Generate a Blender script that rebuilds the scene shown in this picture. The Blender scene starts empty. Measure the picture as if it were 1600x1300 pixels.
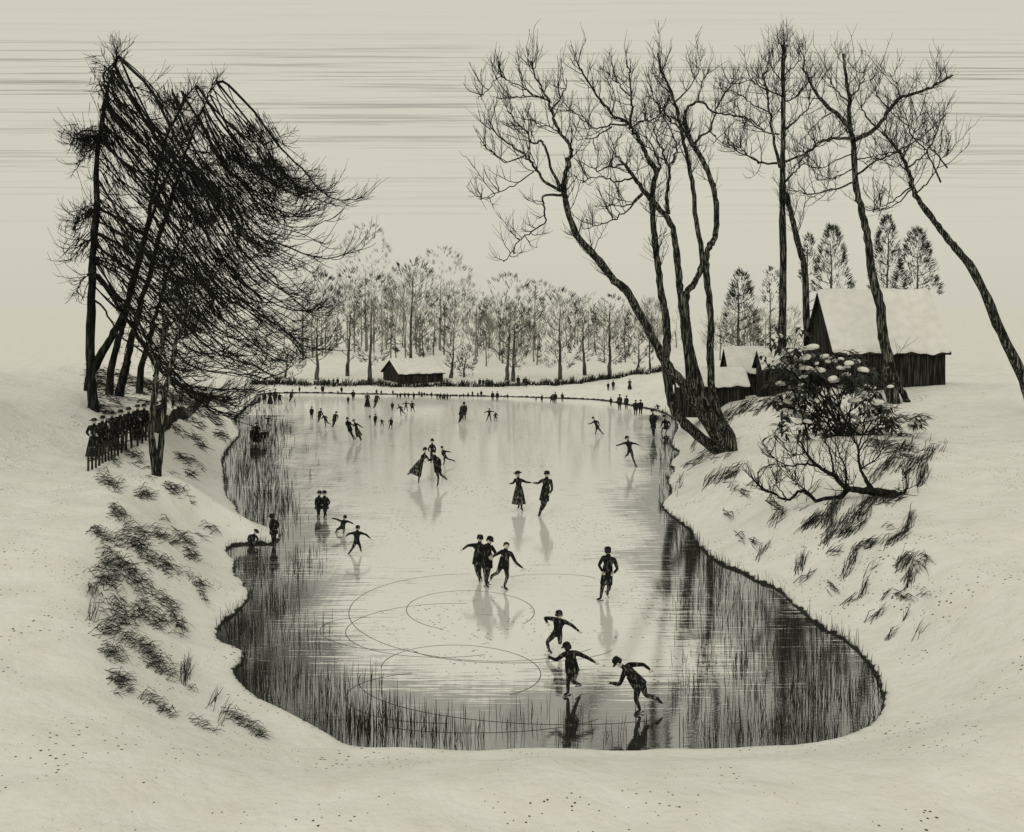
import bpy, math, random
import numpy as np
from mathutils import Vector, Matrix

# ------------------------------------------------------------------ camera, world, sun, exposure
SC = bpy.context.scene
COL = SC.collection
CAM_H, F, CX, HOR = 10.0, 1600.0, 800.0, 480.0     # eye height (m), focal length / centre / horizon in photo pixels

cd = bpy.data.cameras.new("camera"); cam = bpy.data.objects.new("camera", cd); COL.objects.link(cam)
cam.location = (0, 0, CAM_H); cam.rotation_euler = (math.radians(90), 0, 0)
cd.sensor_width = 36.0; cd.lens = 36.0; cd.shift_y = -(650 - HOR) / 1600.0
cd.clip_start = 0.5; cd.clip_end = 6000
SC.camera = cam

SUN_EL, SUN_ROT = 38.0, 200.0
w = bpy.data.worlds.new("World"); SC.world = w; w.use_nodes = True
nt = w.node_tree; nt.nodes.clear()
def N(nt, t, **k):
    n = nt.nodes.new(t)
    for a, v in k.items():
        if a.startswith("i_"): n.inputs[a[2:].replace("_", " ")].default_value = v
        else: setattr(n, a, v)
    return n
out = N(nt, "ShaderNodeOutputWorld"); bg = N(nt, "ShaderNodeBackground"); bg.inputs[1].default_value = 0.1
sky = N(nt, "ShaderNodeTexSky", sky_type='NISHITA', sun_disc=False)
sky.sun_elevation = math.radians(SUN_EL); sky.sun_rotation = math.radians(SUN_ROT); sky.air_density = 1.0; sky.dust_density = 4.0
bw = N(nt, "ShaderNodeRGBToBW"); nt.links.new(sky.outputs[0], bw.inputs[0])
ov = N(nt, "ShaderNodeMath", operation='MULTIPLY_ADD'); ov.inputs[1].default_value = 0.10; ov.inputs[2].default_value = 5.15
nt.links.new(bw.outputs[0], ov.inputs[0])           # an even overcast veil over the sky
# thin drawn-out stratus, only in the upper part of the sky
tc = N(nt, "ShaderNodeTexCoord"); mp = N(nt, "ShaderNodeMapping"); mp.inputs["Scale"].default_value = (3.0, 0, 400)
sx = N(nt, "ShaderNodeSeparateXYZ"); nt.links.new(tc.outputs["Generated"], sx.inputs[0])
ay = N(nt, "ShaderNodeMath", operation='ABSOLUTE'); nt.links.new(sx.outputs[1], ay.inputs[0])
ay2 = N(nt, "ShaderNodeMath", operation='MAXIMUM'); nt.links.new(ay.outputs[0], ay2.inputs[0]); ay2.inputs[1].default_value = .05
dx_ = N(nt, "ShaderNodeMath", operation='DIVIDE'); nt.links.new(sx.outputs[0], dx_.inputs[0]); nt.links.new(ay2.outputs[0], dx_.inputs[1])
dz_ = N(nt, "ShaderNodeMath", operation='DIVIDE'); nt.links.new(sx.outputs[2], dz_.inputs[0]); nt.links.new(ay2.outputs[0], dz_.inputs[1])
cx_ = N(nt, "ShaderNodeCombineXYZ"); nt.links.new(dx_.outputs[0], cx_.inputs[0]); nt.links.new(dz_.outputs[0], cx_.inputs[2])
nt.links.new(cx_.outputs[0], mp.inputs[0])
nz = N(nt, "ShaderNodeTexNoise"); nz.inputs["Scale"].default_value = 1.0; nz.inputs["Detail"].default_value = 5; nz.inputs["Roughness"].default_value = .65
nt.links.new(mp.outputs[0], nz.inputs["Vector"])
r1 = N(nt, "ShaderNodeMapRange"); r1.inputs[1].default_value = .52; r1.inputs[2].default_value = .62; r1.inputs[3].default_value = 0; r1.inputs[4].default_value = 1
nt.links.new(nz.outputs["Fac"], r1.inputs[0])
r2 = N(nt, "ShaderNodeValToRGB"); e_ = r2.color_ramp.elements
e_[0].position = .07; e_[0].color = (0, 0, 0, 1); e_[1].position = .20; e_[1].color = (.36, .36, .36, 1)
for p_, v_ in ((.232, .42), (.27, .06), (.40, .03)):
    q_ = e_.new(p_); q_.color = (v_, v_, v_, 1)
nt.links.new(dz_.outputs[0], r2.inputs[0])
m1 = N(nt, "ShaderNodeMath", operation='MULTIPLY'); nt.links.new(r1.outputs[0], m1.inputs[0]); nt.links.new(r2.outputs[0], m1.inputs[1])
m2 = N(nt, "ShaderNodeMath", operation='SUBTRACT'); m2.inputs[0].default_value = 1; nt.links.new(m1.outputs[0], m2.inputs[1])
m3 = N(nt, "ShaderNodeMath", operation='MULTIPLY'); nt.links.new(ov.outputs[0], m3.inputs[0]); nt.links.new(m2.outputs[0], m3.inputs[1])
tint = N(nt, "ShaderNodeMix", data_type='RGBA', blend_type='MULTIPLY'); tint.inputs[0].default_value = 1
nt.links.new(m3.outputs[0], tint.inputs[6]); tint.inputs[7].default_value = (1.02, 0.985, 0.83, 1)
nt.links.new(tint.outputs[2], bg.inputs[0]); nt.links.new(bg.outputs[0], out.inputs[0])

sl = bpy.data.lights.new("sun", 'SUN'); sl.energy = 0.55; sl.angle = math.radians(25); sl.color = (1, .95, .86)
so = bpy.data.objects.new("sun", sl); COL.objects.link(so)
so.rotation_euler = (math.radians(90 - SUN_EL), 0, math.radians(180 - SUN_ROT))
SC.view_settings.view_transform = 'Standard'; SC.view_settings.look = 'None'; SC.view_settings.gamma = 1
SC.view_settings.exposure = 0.19

# ------------------------------------------------------------------ materials
def mat(name, c1, c2=None, rough=.8, scale=(6, 6, 6), lo=.4, hi=.6, bump=0, bscale=None, spec=.3):
    m = bpy.data.materials.new(name); m.use_nodes = True
    t = m.node_tree; b = t.nodes["Principled BSDF"]
    b.inputs["Roughness"].default_value = rough; b.inputs["Specular IOR Level"].default_value = spec
    b.inputs["Base Color"].default_value = (*c1, 1)
    if c2 or bump:
        tcn = N(t, "ShaderNodeTexCoord"); mpn = N(t, "ShaderNodeMapping"); mpn.inputs["Scale"].default_value = scale
        t.links.new(tcn.outputs["Object"], mpn.inputs[0])
        n = N(t, "ShaderNodeTexNoise"); n.inputs["Scale"].default_value = 1; n.inputs["Detail"].default_value = 5
        t.links.new(mpn.outputs[0], n.inputs["Vector"])
    if c2:
        r = N(t, "ShaderNodeMapRange"); r.inputs[1].default_value = lo; r.inputs[2].default_value = hi
        t.links.new(n.outputs["Fac"], r.inputs[0])
        x = N(t, "ShaderNodeMix", data_type='RGBA'); x.inputs[6].default_value = (*c1, 1); x.inputs[7].default_value = (*c2, 1)
        t.links.new(r.outputs[0], x.inputs[0]); t.links.new(x.outputs[2], b.inputs["Base Color"])
    if bump:
        bn = N(t, "ShaderNodeBump"); bn.inputs["Strength"].default_value = bump; bn.inputs["Distance"].default_value = .06
        t.links.new(n.outputs["Fac"], bn.inputs["Height"]); t.links.new(bn.outputs[0], b.inputs["Normal"])
    return m
INK = (.012, .013, .011)
M = {}
M["bark"] = mat("bark", (.010, .011, .009), (.24, .23, .195), .95, (14, 14, 1.1), .50, .70, 1.0, spec=.1)  # pale streaks paint trunk highlights into the bark colour
M["bark_dark"] = mat("bark_dark", (.009, .010, .008), (.06, .058, .05), .95, (6, 6, 1.2), .5, .75, .7, spec=.1)
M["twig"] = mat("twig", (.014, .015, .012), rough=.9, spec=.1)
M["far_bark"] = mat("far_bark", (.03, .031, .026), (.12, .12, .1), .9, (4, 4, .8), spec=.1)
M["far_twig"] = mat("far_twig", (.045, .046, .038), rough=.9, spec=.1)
M["haze_twig"] = mat("frosted_twig", (.21, .21, .18), rough=.9, spec=.1)  # pale even tone for the farthest trees
M["needle"] = mat("needle", (.010, .012, .009), rough=.8, spec=.15)
M["grass"] = mat("dry_grass", (.016, .017, .013), (.05, .048, .038), .9, (2, 2, 2), spec=.1)
M["leaf"] = mat("evergreen_leaf", (.010, .013, .009), (.035, .04, .03), .5, (5, 5, 5), spec=.3)
M["plank"] = mat("plank", (.010, .0105, .009), (.075, .072, .06), .9, (9, 9, .5), .48, .66, .6, spec=.1)
M["wood"] = mat("fence_wood", (.012, .012, .010), (.05, .048, .04), .9, (8, 8, 2), spec=.1)
M["snow"] = mat("roof_snow", (.80, .79, .76), (.70, .69, .65), .75, (1.5, 1.5, 1.5), .35, .7, .5, spec=.2)
M["cloth"] = mat("dark_wool", (.009, .0095, .009), (.17, .165, .14), .9, (15, 15, 6), .54, .72, .6, spec=.1)  # pale patches paint highlights of coat folds into the wool
M["cloth_grey"] = mat("grey_wool", (.014, .0145, .013), (.24, .235, .20), .9, (17, 17, 5), .50, .68, .6, spec=.1)
M["skin"] = mat("skin", (.56, .50, .41), rough=.6)
M["hair"] = mat("hair", (.010, .010, .009), rough=.7)
M["steel"] = mat("skate_steel", (.06, .06, .058), rough=.35, spec=.5)
M["leather"] = mat("boot_leather", (.010, .010, .010), rough=.5)
M["glass"] = mat("dark_glass", (.01, .012, .012), rough=.1, spec=.6)
M["scratch"] = mat("skate_groove", (.10, .10, .088), rough=.8)

# ------------------------------------------------------------------ helpers
def A(*v): return np.array(v, float)
def world(px, py, Y): return A((px - CX) / F * Y, Y, CAM_H - (py - HOR) / F * Y)
def smooth(a, b, x): t = np.clip((x - a) / (b - a), 0, 1); return t * t * (3 - 2 * t)
def unit(v): return v / np.maximum(np.linalg.norm(v, axis=-1, keepdims=True), 1e-9)
def props(o, label=None, cat=None, group=None, kind=None):
    if label: o["label"] = label
    if cat: o["category"] = cat
    if group: o["group"] = group
    if kind: o["kind"] = kind
    return o
def empty(name, loc, label, cat, group=None):
    o = bpy.data.objects.new(name, None); COL.objects.link(o); o.location = loc; o.empty_display_size = .3
    return props(o, label, cat, group)

class MB:
    """collects geometry as numpy chunks and links it as ONE mesh object"""
    def __init__(s): s.v, s.f, s.n, s.m = [], [], 0, []
    def add(s, v, f, mi=0):
        v = np.asarray(v, float).reshape(-1, 3)
        f = np.asarray(f, int)
        s.v.append(v); s.f.append(f + s.n); s.m.append(np.full(len(f), mi)); s.n += len(v)
    def tubes(s, P, R, k=4, mi=0, cap=False):
        P = np.asarray(P, float); R = np.asarray(R, float)
        if P.ndim == 2: P = P[None]; R = R[None]
        n, m, _ = P.shape
        if n == 0: return
        T = unit(np.gradient(P, axis=1)); mt = T.mean(1)
        ref = np.eye(3)[np.argmin(np.abs(mt), axis=1)][:, None, :]
        a = unit(np.cross(T, np.broadcast_to(ref, T.shape))); b = np.cross(T, a)
        th = np.arange(k) * 2 * math.pi / k
        V = P[:, :, None, :] + R[:, :, None, None] * (np.cos(th)[None, None, :, None] * a[:, :, None, :] + np.sin(th)[None, None, :, None] * b[:, :, None, :])
        idx = np.arange(n * m * k).reshape(n, m, k)
        i0 = idx[:, :-1, :]; i1 = idx[:, 1:, :]
        q = np.stack([i0, np.roll(i0, -1, 2), np.roll(i1, -1, 2), i1], -1).reshape(-1, 4)
        s.add(V, q, mi)
    def strokes(s, p0, p1, r, mid=None, k=3):
        """many short tapered stalks; mid = sideways bow"""
        p0 = np.asarray(p0, float); p1 = np.asarray(p1, float); r = np.broadcast_to(np.asarray(r, float), (len(p0),))
        m = (p0 + p1) / 2 + (0 if mid is None else mid)
        s.tubes(np.stack([p0, m, p1], 1), np.stack([r, r, r * .35], 1), k)
    def box(s, c, h, rz=0, mi=0, taper=1):
        sg = np.array([[-1, -1, -1], [1, -1, -1], [1, 1, -1], [-1, 1, -1], [-1, -1, 1], [1, -1, 1], [1, 1, 1], [-1, 1, 1]], float)
        v = sg * np.asarray(h); v[4:, :2] *= taper
        c_, s_ = math.cos(rz), math.sin(rz)
        v = np.c_[v[:, 0] * c_ - v[:, 1] * s_, v[:, 0] * s_ + v[:, 1] * c_, v[:, 2]] + np.asarray(c)
        s.add(v, [[0, 3, 2, 1], [4, 5, 6, 7], [0, 1, 5, 4], [1, 2, 6, 5], [2, 3, 7, 6], [3, 0, 4, 7]], mi)
    def grid(s, V, mi=0, wrap=False):
        V = np.asarray(V, float); a, b, _ = V.shape
        i = np.arange(a * b).reshape(a, b)
        if wrap: i = np.c_[i, i[:, :1]]
        s.add(V, np.stack([i[:-1, :-1], i[:-1, 1:], i[1:, 1:], i[1:, :-1]], -1).reshape(-1, 4), mi)
    def mesh(s, name, mats, smoothed=True):
        me = bpy.data.meshes.new(name)
        V = np.concatenate(s.v); 
        me.vertices.add(len(V)); me.vertices.foreach_set("co", V.ravel())
        loops = np.concatenate([f.ravel() for f in s.f]); cnt = np.concatenate([np.full(len(f), f.shape[1]) for f in s.f])
        me.loops.add(len(loops)); me.loops.foreach_set("vertex_index", loops)
        me.polygons.add(len(cnt)); me.polygons.foreach_set("loop_start", np.r_[0, np.cumsum(cnt)[:-1]]); me.polygons.foreach_set("loop_total", cnt)
        me.polygons.foreach_set("material_index", np.concatenate(s.m)); me.polygons.foreach_set("use_smooth", np.full(len(cnt), smoothed))
        for x in (mats if isinstance(mats, (list, tuple)) else [mats]): me.materials.append(x)
        me.update(calc_edges=True); me.validate(); return me
    def build(s, name, mats, parent=None, smoothed=True):
        me = s.mesh(name, mats, smoothed)
        o = bpy.data.objects.new(name, me); COL.objects.link(o)
        if parent is not None:
            o.parent = parent
            if parent.type == 'EMPTY' or True: o.matrix_parent_inverse = Matrix.Translation(-Vector(parent.location))
        return o

def catmull(P, n):
    P = np.asarray(P, float); Q = np.vstack([2 * P[0] - P[1], P, 2 * P[-1] - P[-2]])
    u = np.linspace(0, len(P) - 1 - 1e-6, n); i = u.astype(int); t = (u - i)[:, None]
    p0, p1, p2, p3 = Q[i], Q[i + 1], Q[i + 2], Q[i + 3]
    return .5 * (2 * p1 + (p2 - p0) * t + (2 * p0 - 5 * p1 + 4 * p2 - p3) * t * t + (3 * p1 - p0 - 3 * p2 + p3) * t ** 3)
def limb(pts, Y, drift=0, n=None, wob=0, rng=None, bow=0):
    """photo polyline -> 3-D polyline standing at depth Y, leaning towards or away by drift (m)"""
    n = n or max(6, len(pts) * 3)
    q = catmull(pts, n); t = np.linspace(0, 1, n)
    Ys = Y + drift * t + bow * np.sin(t * math.pi)
    P = np.c_[(q[:, 0] - CX) / F * Ys, Ys, CAM_H - (q[:, 1] - HOR) / F * Ys]
    if wob and rng is not None: P = P + rng.normal(0, wob, P.shape) * np.minimum(1, t * 4)[:, None]
    return P
def sprout(P, n, L, rng, a=.5, b=.9, up=.25, curl=.5, k=6, t0=.15, t1=1., wob=.02, jit=.35):
    """n twigs along polyline P (m,3): heads off at tangent*a + sideways*b + up, then bends up by curl"""
    m = len(P); t = rng.uniform(t0, t1, n) ** .9 * (m - 1) * .9999; i = t.astype(int); f = (t - i)[:, None]
    p = P[i] * (1 - f) + P[np.minimum(i + 1, m - 1)] * f; T = unit(P[np.minimum(i + 1, m - 1)] - P[i])
    s_ = unit(np.cross(T, rng.normal(0, 1, (n, 3))))
    d = unit(T * a + s_ * b + A(0, 0, up) + rng.normal(0, jit * .4, (n, 3)))
    ln = L * rng.uniform(.45, 1.15, (n, 1)) * (1.15 - .55 * (t / m))[:, None]
    s = np.linspace(0, 1, k)[None, :, None]
    W = p[:, None, :] + ln[:, None] * (d[:, None] * s + (A(0, 0, curl) + rng.normal(0, jit * .5, (n, 3)))[:, None] * s * s * .6)
    W = W + np.cumsum(rng.normal(0, wob, W.shape), 1) * (s > 0)
    return W
def taper(n, k, r0, r1): return np.broadcast_to(np.linspace(r0, r1, k), (n, k))

# ------------------------------------------------------------------ pond outline and terrain
SHORE = [(404,616),(403,622),(379,644),(364,656),(379,678),(361,697),(348,716),(351,737),(354,778),(370,791),(373,803),(392,816),(420,827),(439,832),(440,842),
 (428,852),(401,850),(368,852),(354,861),(360,870),(371,880),(367,903),(384,910),(383,919),(393,925),(390,938),(375,957),(351,973),(340,991),(348,1008),
 (370,1014),(390,1025),(367,1055),(379,1070),(395,1086),(414,1098),(445,1112),(476,1128),(507,1145),(529,1158),(545,1169),(570,1173),(640,1172),(700,1177),(760,1178),(830,1173),(900,1175),(980,1179),(1040,1174),
 (1100,1176),(1180,1171),(1250,1169),(1320,1155),(1367,1131),(1381,1095),(1370,1066),(1354,1037),(1331,1011),(1305,994),(1282,985),(1263,968),(1233,942),(1214,921),
 (1181,910),(1155,894),(1126,884),(1103,868),(1087,851),(1079,830),(1048,809),(1032,793),(1033,787),(1051,771),(1040,751),(1056,735),(1042,727),(1064,708),(1047,699),
 (1051,683),(1060,668),(1050,652),(1030,642),(1004,637),(954,627),(922,624),(857,622),(804,620),(731,619),(620,616),(560,616),(508,614),(440,614)]
SW = np.array([[(x - CX) / F * 16000 / (y - HOR), 16000 / (y - HOR)] for x, y in SHORE])
def _chaikin(P):
    Q = np.roll(P, -1, 0); return np.stack([P * .75 + Q * .25, P * .25 + Q * .75], 1).reshape(-1, 2)
POND = _chaikin(SW)
def shore_dist(X, Y):
    """signed distance to the shoreline: positive on land"""
    x = X.ravel(); y = Y.ravel(); d2 = np.full(x.shape, 1e12); ins = np.zeros(x.shape, bool)
    B = np.roll(POND, -1, 0)
    for (ax, ay), (bx, by) in zip(POND, B):
        ex, ey = bx - ax, by - ay
        t = np.clip(((x - ax) * ex + (y - ay) * ey) / (ex * ex + ey * ey + 1e-12), 0, 1)
        d2 = np.minimum(d2, (x - ax - t * ex) ** 2 + (y - ay - t * ey) ** 2)
        if ay != by:
            c = (ay > y) != (by > y); ins ^= c & (x < ex * (y - ay) / (by - ay) + ax)
    return (np.sqrt(d2) * np.where(ins, -1, 1)).reshape(X.shape)
CPS = np.array([(-5,20,.8),(-9,19,1.5),(-13,22,2.2),(-16,30,2.7),(-17,40,2.6),(-17,49,2.0),(-20,48,2.6),(-22,60,2.9),(-23.4,75,2.6),(-26,60,5.2),(-31,50,7),(-32,75,6),(-30,30,5),
 (-26,100,1.5),(-40,60,9),(-20,110,.8),(-35,120,1.2),(0,121,.7),(-15,121,.7),(9,121,.8),(0,140,.9),(17,118,2.6),(26,118,3.0),(13.4,65,1.0),(12,75,1.0),(13,41.6,2.2),(23,74,4.2),(31,74,4.4),(18,80,2.8),
 (13,95,1.0),(14,108,1.2),(20,50,3.2),(25,35,3.5),(16,28,2),(13,22,1.2),(0,15,.8),(8,17,.9),(35,50,5),(40,100,4.5),(0,300,1.5),(-200,150,3),(200,150,5),(0,1500,1),(-1500,500,1),(1500,500,1),(0,-60,1.5),(60,74,5),
 (-60,110,2),(-100,60,8),(100,60,6)], float)
def noise2(X, Y):
    r = np.random.default_rng(5); z = 0
    for s, a in ((.35, .13), (.8, .07), (1.7, .035), (3.5, .016)):
        for _ in range(4):
            th = r.uniform(0, 6.28); z = z + a * .5 * np.sin((X * math.cos(th) + Y * math.sin(th)) * s * r.uniform(.7, 1.3) + r.uniform(0, 6.28))
    return z
def height(X, Y):
    d = shore_dist(X, Y); num = 0; den = 0
    for x, y, z in CPS:
        wgt = 1 / ((X - x) ** 2 + (Y - y) ** 2 + 4) ** 1.4; num = num + wgt * z; den = den + wgt
    H = num / den
    land = .20 * (1 - np.exp(-np.maximum(d, 0) / .12)) + np.maximum(H - .2, 0) * smooth(.2, 4.5, d) + noise2(X, Y) * smooth(.3, 2.5, d)
    return np.where(d > 0, land, np.maximum(-.7, d * 2.5))
gx = np.r_[-np.geomspace(1800, 40, 26), np.arange(-39.8, -22, .4), np.arange(-22, 24, .16), np.arange(24, 46, .4), np.geomspace(46.5, 1800, 26)]
gy = np.r_[np.linspace(-120, 12, 12), np.arange(13, 17, .5), np.arange(17, 45, .15), np.arange(45, 80, .3), np.arange(80, 132, .6), np.geomspace(133, 3500, 40)]
GX, GY = np.meshgrid(gx, gy); GZ = height(GX, GY)
def hz(x, y):
    x = np.asarray(x, float); y = np.asarray(y, float)
    i = np.clip(np.searchsorted(gx, x) - 1, 0, len(gx) - 2); j = np.clip(np.searchsorted(gy, y) - 1, 0, len(gy) - 2)
    u = (x - gx[i]) / (gx[i + 1] - gx[i]); v = (y - gy[j]) / (gy[j + 1] - gy[j])
    return (GZ[j, i] * (1 - u) + GZ[j, i + 1] * u) * (1 - v) + (GZ[j + 1, i] * (1 - u) + GZ[j + 1, i + 1] * u) * v
def hit(px, py):
    """where the line of sight through a photo pixel meets the ground (arrays)"""
    px = np.atleast_1d(np.asarray(px, float)); py = np.atleast_1d(np.asarray(py, float))
    ys = np.geomspace(14, 320, 900)[:, None]
    xs = (px - CX)[None] / F * ys; zs = CAM_H - (py - HOR)[None] / F * ys
    below = zs <= np.maximum(hz(xs, np.broadcast_to(ys, xs.shape)), 0.0)
    k = np.where(below.any(0), below.argmax(0), 899); Y = ys[k, 0]
    x = (px - CX) / F * Y
    return np.c_[x, Y, np.maximum(hz(x, Y), 0)]
def hit1(px, py): return hit(px, py)[0]

def snow_ground():
    m = bpy.data.materials.new("snow_ground"); m.use_nodes = True; t = m.node_tree; b = t.nodes["Principled BSDF"]
    L = t.links.new
    b.inputs["Roughness"].default_value = .75; b.inputs["Specular IOR Level"].default_value = .2
    tc = N(t, "ShaderNodeTexCoord")
    n1 = N(t, "ShaderNodeTexNoise"); n1.inputs["Scale"].default_value = .9; n1.inputs["Detail"].default_value = 8; n1.inputs["Roughness"].default_value = .6; L(tc.outputs["Object"], n1.inputs["Vector"])
    base = N(t, "ShaderNodeMix", data_type='RGBA'); base.inputs[6].default_value = (.83, .82, .79, 1); base.inputs[7].default_value = (.76, .75, .70, 1)
    r0 = N(t, "ShaderNodeMapRange"); r0.inputs[1].default_value = .35; r0.inputs[2].default_value = .7; L(n1.outputs["Fac"], r0.inputs[0]); L(r0.outputs[0], base.inputs[0])
    # scattered bits of bark and leaf litter lying on the snow
    vo = N(t, "ShaderNodeTexVoronoi"); vo.inputs["Scale"].default_value = 5.5; L(tc.outputs["Object"], vo.inputs["Vector"])
    n2 = N(t, "ShaderNodeTexNoise"); n2.inputs["Scale"].default_value = .45; n2.inputs["Detail"].default_value = 3; L(tc.outputs["Object"], n2.inputs["Vector"])
    th = N(t, "ShaderNodeMapRange"); th.inputs[1].default_value = .42; th.inputs[2].default_value = .72; th.inputs[3].default_value = .05; th.inputs[4].default_value = .24; L(n2.outputs["Fac"], th.inputs[0])
    lt = N(t, "ShaderNodeMath", operation='LESS_THAN'); L(vo.outputs["Distance"], lt.inputs[0]); L(th.outputs[0], lt.inputs[1])
    c2 = N(t, "ShaderNodeMix", data_type='RGBA'); L(lt.outputs[0], c2.inputs[0]); L(base.outputs[2], c2.inputs[6]); c2.inputs[7].default_value = (.05, .05, .042, 1)
    # painted shade of the undercut bank, a dark band just above the ice
    ge = N(t, "ShaderNodeNewGeometry"); s1 = N(t, "ShaderNodeSeparateXYZ"); L(ge.outputs["Position"], s1.inputs[0])
    n3 = N(t, "ShaderNodeTexNoise"); n3.inputs["Scale"].default_value = 2.5; n3.inputs["Detail"].default_value = 4; L(tc.outputs["Object"], n3.inputs["Vector"])
    ad = N(t, "ShaderNodeMath", operation='MULTIPLY_ADD'); ad.inputs[1].default_value = -.28; L(n3.outputs["Fac"], ad.inputs[0]); L(s1.outputs[2], ad.inputs[2])
    er = N(t, "ShaderNodeMapRange"); er.inputs[1].default_value = -.06; er.inputs[2].default_value = -.02; er.inputs[3].default_value = 1; er.inputs[4].default_value = 0; L(ad.outputs[0], er.inputs[0])
    c3 = N(t, "ShaderNodeMix", data_type='RGBA'); L(er.outputs[0], c3.inputs[0]); L(c2.outputs[2], c3.inputs[6]); c3.inputs[7].default_value = (.022, .021, .017, 1)
    L(c3.outputs[2], b.inputs["Base Color"])
    bn = N(t, "ShaderNodeBump"); bn.inputs["Strength"].default_value = .9; bn.inputs["Distance"].default_value = .22; L(n1.outputs["Fac"], bn.inputs["Height"]); L(bn.outputs[0], b.inputs["Normal"])
    return m
g = MB(); g.grid(np.stack([GX, GY, GZ], -1))
ground = props(g.build("ground", snow_ground()), kind="structure")

# the ice
def ice_mat():
    m = bpy.data.materials.new("pond_ice"); m.use_nodes = True; t = m.node_tree; t.nodes.clear(); L = t.links.new
    o = N(t, "ShaderNodeOutputMaterial"); tc = N(t, "ShaderNodeTexCoord")
    at = N(t, "ShaderNodeAttribute"); at.attribute_name = "clear"  # mask for the painted reflection tone
    def noise(scale, detail=5, rough=.55):
        mp = N(t, "ShaderNodeMapping"); mp.inputs["Scale"].default_value = scale; L(tc.outputs["Object"], mp.inputs[0])
        n = N(t, "ShaderNodeTexNoise"); n.inputs["Scale"].default_value = 1; n.inputs["Detail"].default_value = detail; n.inputs["Roughness"].default_value = rough
        L(mp.outputs[0], n.inputs["Vector"]); return n.outputs["Fac"]
    def math_(op, a, b=None, c=None):
        q = N(t, "ShaderNodeMath", operation=op)
        for i, v in enumerate((a, b, c)):
            if v is None: continue
            if isinstance(v, (int, float)): q.inputs[i].default_value = v
            else: L(v, q.inputs[i])
        return q.outputs[0]
    def rng_(v, a, b, c=0., d=1.):
        q = N(t, "ShaderNodeMapRange"); q.inputs[1].default_value = a; q.inputs[2].default_value = b; q.inputs[3].default_value = c; q.inputs[4].default_value = d; L(v, q.inputs[0]); return q.outputs[0]
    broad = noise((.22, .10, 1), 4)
    streak = noise((.45, 9.0, 1), 6, .7)           # thin lines across the pond, hatching the painted reflections
    streak2 = noise((5.5, .30, 1), 5, .6)           # and fainter lines along it, for the same hatching
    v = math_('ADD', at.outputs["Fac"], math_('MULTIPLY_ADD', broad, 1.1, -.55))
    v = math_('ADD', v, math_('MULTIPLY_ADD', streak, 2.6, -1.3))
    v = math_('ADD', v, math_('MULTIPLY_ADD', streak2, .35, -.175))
    clear = rng_(v, .44, .60)  # strength of the painted reflection tone
    vo = N(t, "ShaderNodeTexVoronoi"); vo.inputs["Scale"].default_value = 4.2; L(tc.outputs["Object"], vo.inputs["Vector"])
    speck = math_('LESS_THAN', vo.outputs["Distance"], rng_(noise((.25, .12, 1), 3), .38, .72, .05, .27))
    vo2 = N(t, "ShaderNodeTexVoronoi"); vo2.inputs["Scale"].default_value = 1.6; L(tc.outputs["Object"], vo2.inputs["Vector"])
    speck = math_('MAXIMUM', speck, math_('LESS_THAN', vo2.outputs["Distance"], .075))
    frost = N(t, "ShaderNodeMix", data_type='RGBA'); frost.inputs[6].default_value = (.86, .85, .81, 1); frost.inputs[7].default_value = (.045, .045, .04, 1); L(speck, frost.inputs[0])
    col = N(t, "ShaderNodeMix", data_type='RGBA'); L(clear, col.inputs[0]); L(frost.outputs[2], col.inputs[6]); col.inputs[7].default_value = (.030, .033, .030, 1)  # dark reflections of banks and trees painted into the ice colour
    dif = N(t, "ShaderNodeBsdfDiffuse"); L(col.outputs[2], dif.inputs[0])
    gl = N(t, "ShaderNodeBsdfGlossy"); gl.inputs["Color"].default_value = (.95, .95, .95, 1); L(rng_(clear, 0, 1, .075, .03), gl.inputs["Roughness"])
    bn = N(t, "ShaderNodeBump"); bn.inputs["Strength"].default_value = .10; bn.inputs["Distance"].default_value = .02
    L(noise((2.5, 9, 1), 4), bn.inputs["Height"]); L(bn.outputs[0], gl.inputs["Normal"])
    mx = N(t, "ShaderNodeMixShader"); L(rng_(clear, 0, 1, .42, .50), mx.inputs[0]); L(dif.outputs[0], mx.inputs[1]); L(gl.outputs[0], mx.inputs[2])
    L(mx.outputs[0], o.inputs[0]); return m
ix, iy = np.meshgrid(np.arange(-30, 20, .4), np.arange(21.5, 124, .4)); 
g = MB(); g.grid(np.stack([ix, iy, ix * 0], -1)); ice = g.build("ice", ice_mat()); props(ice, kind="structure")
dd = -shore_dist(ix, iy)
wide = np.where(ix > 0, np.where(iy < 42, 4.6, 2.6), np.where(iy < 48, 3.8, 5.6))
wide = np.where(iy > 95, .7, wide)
clear = np.exp(-(np.maximum(dd, 0) / wide) ** 1.3) * 1.0  # painted reflection tone, strongest along the shores
clear = np.minimum(clear, .80) + .30 * smooth(29.5, 24.5, iy)                                      # painted reflection tone, denser again at the near end
at = ice.data.attributes.new("clear", 'FLOAT', 'POINT'); at.data.foreach_set("value", clear.ravel().astype(np.float32))  # mask for the painted reflection tone

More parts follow.
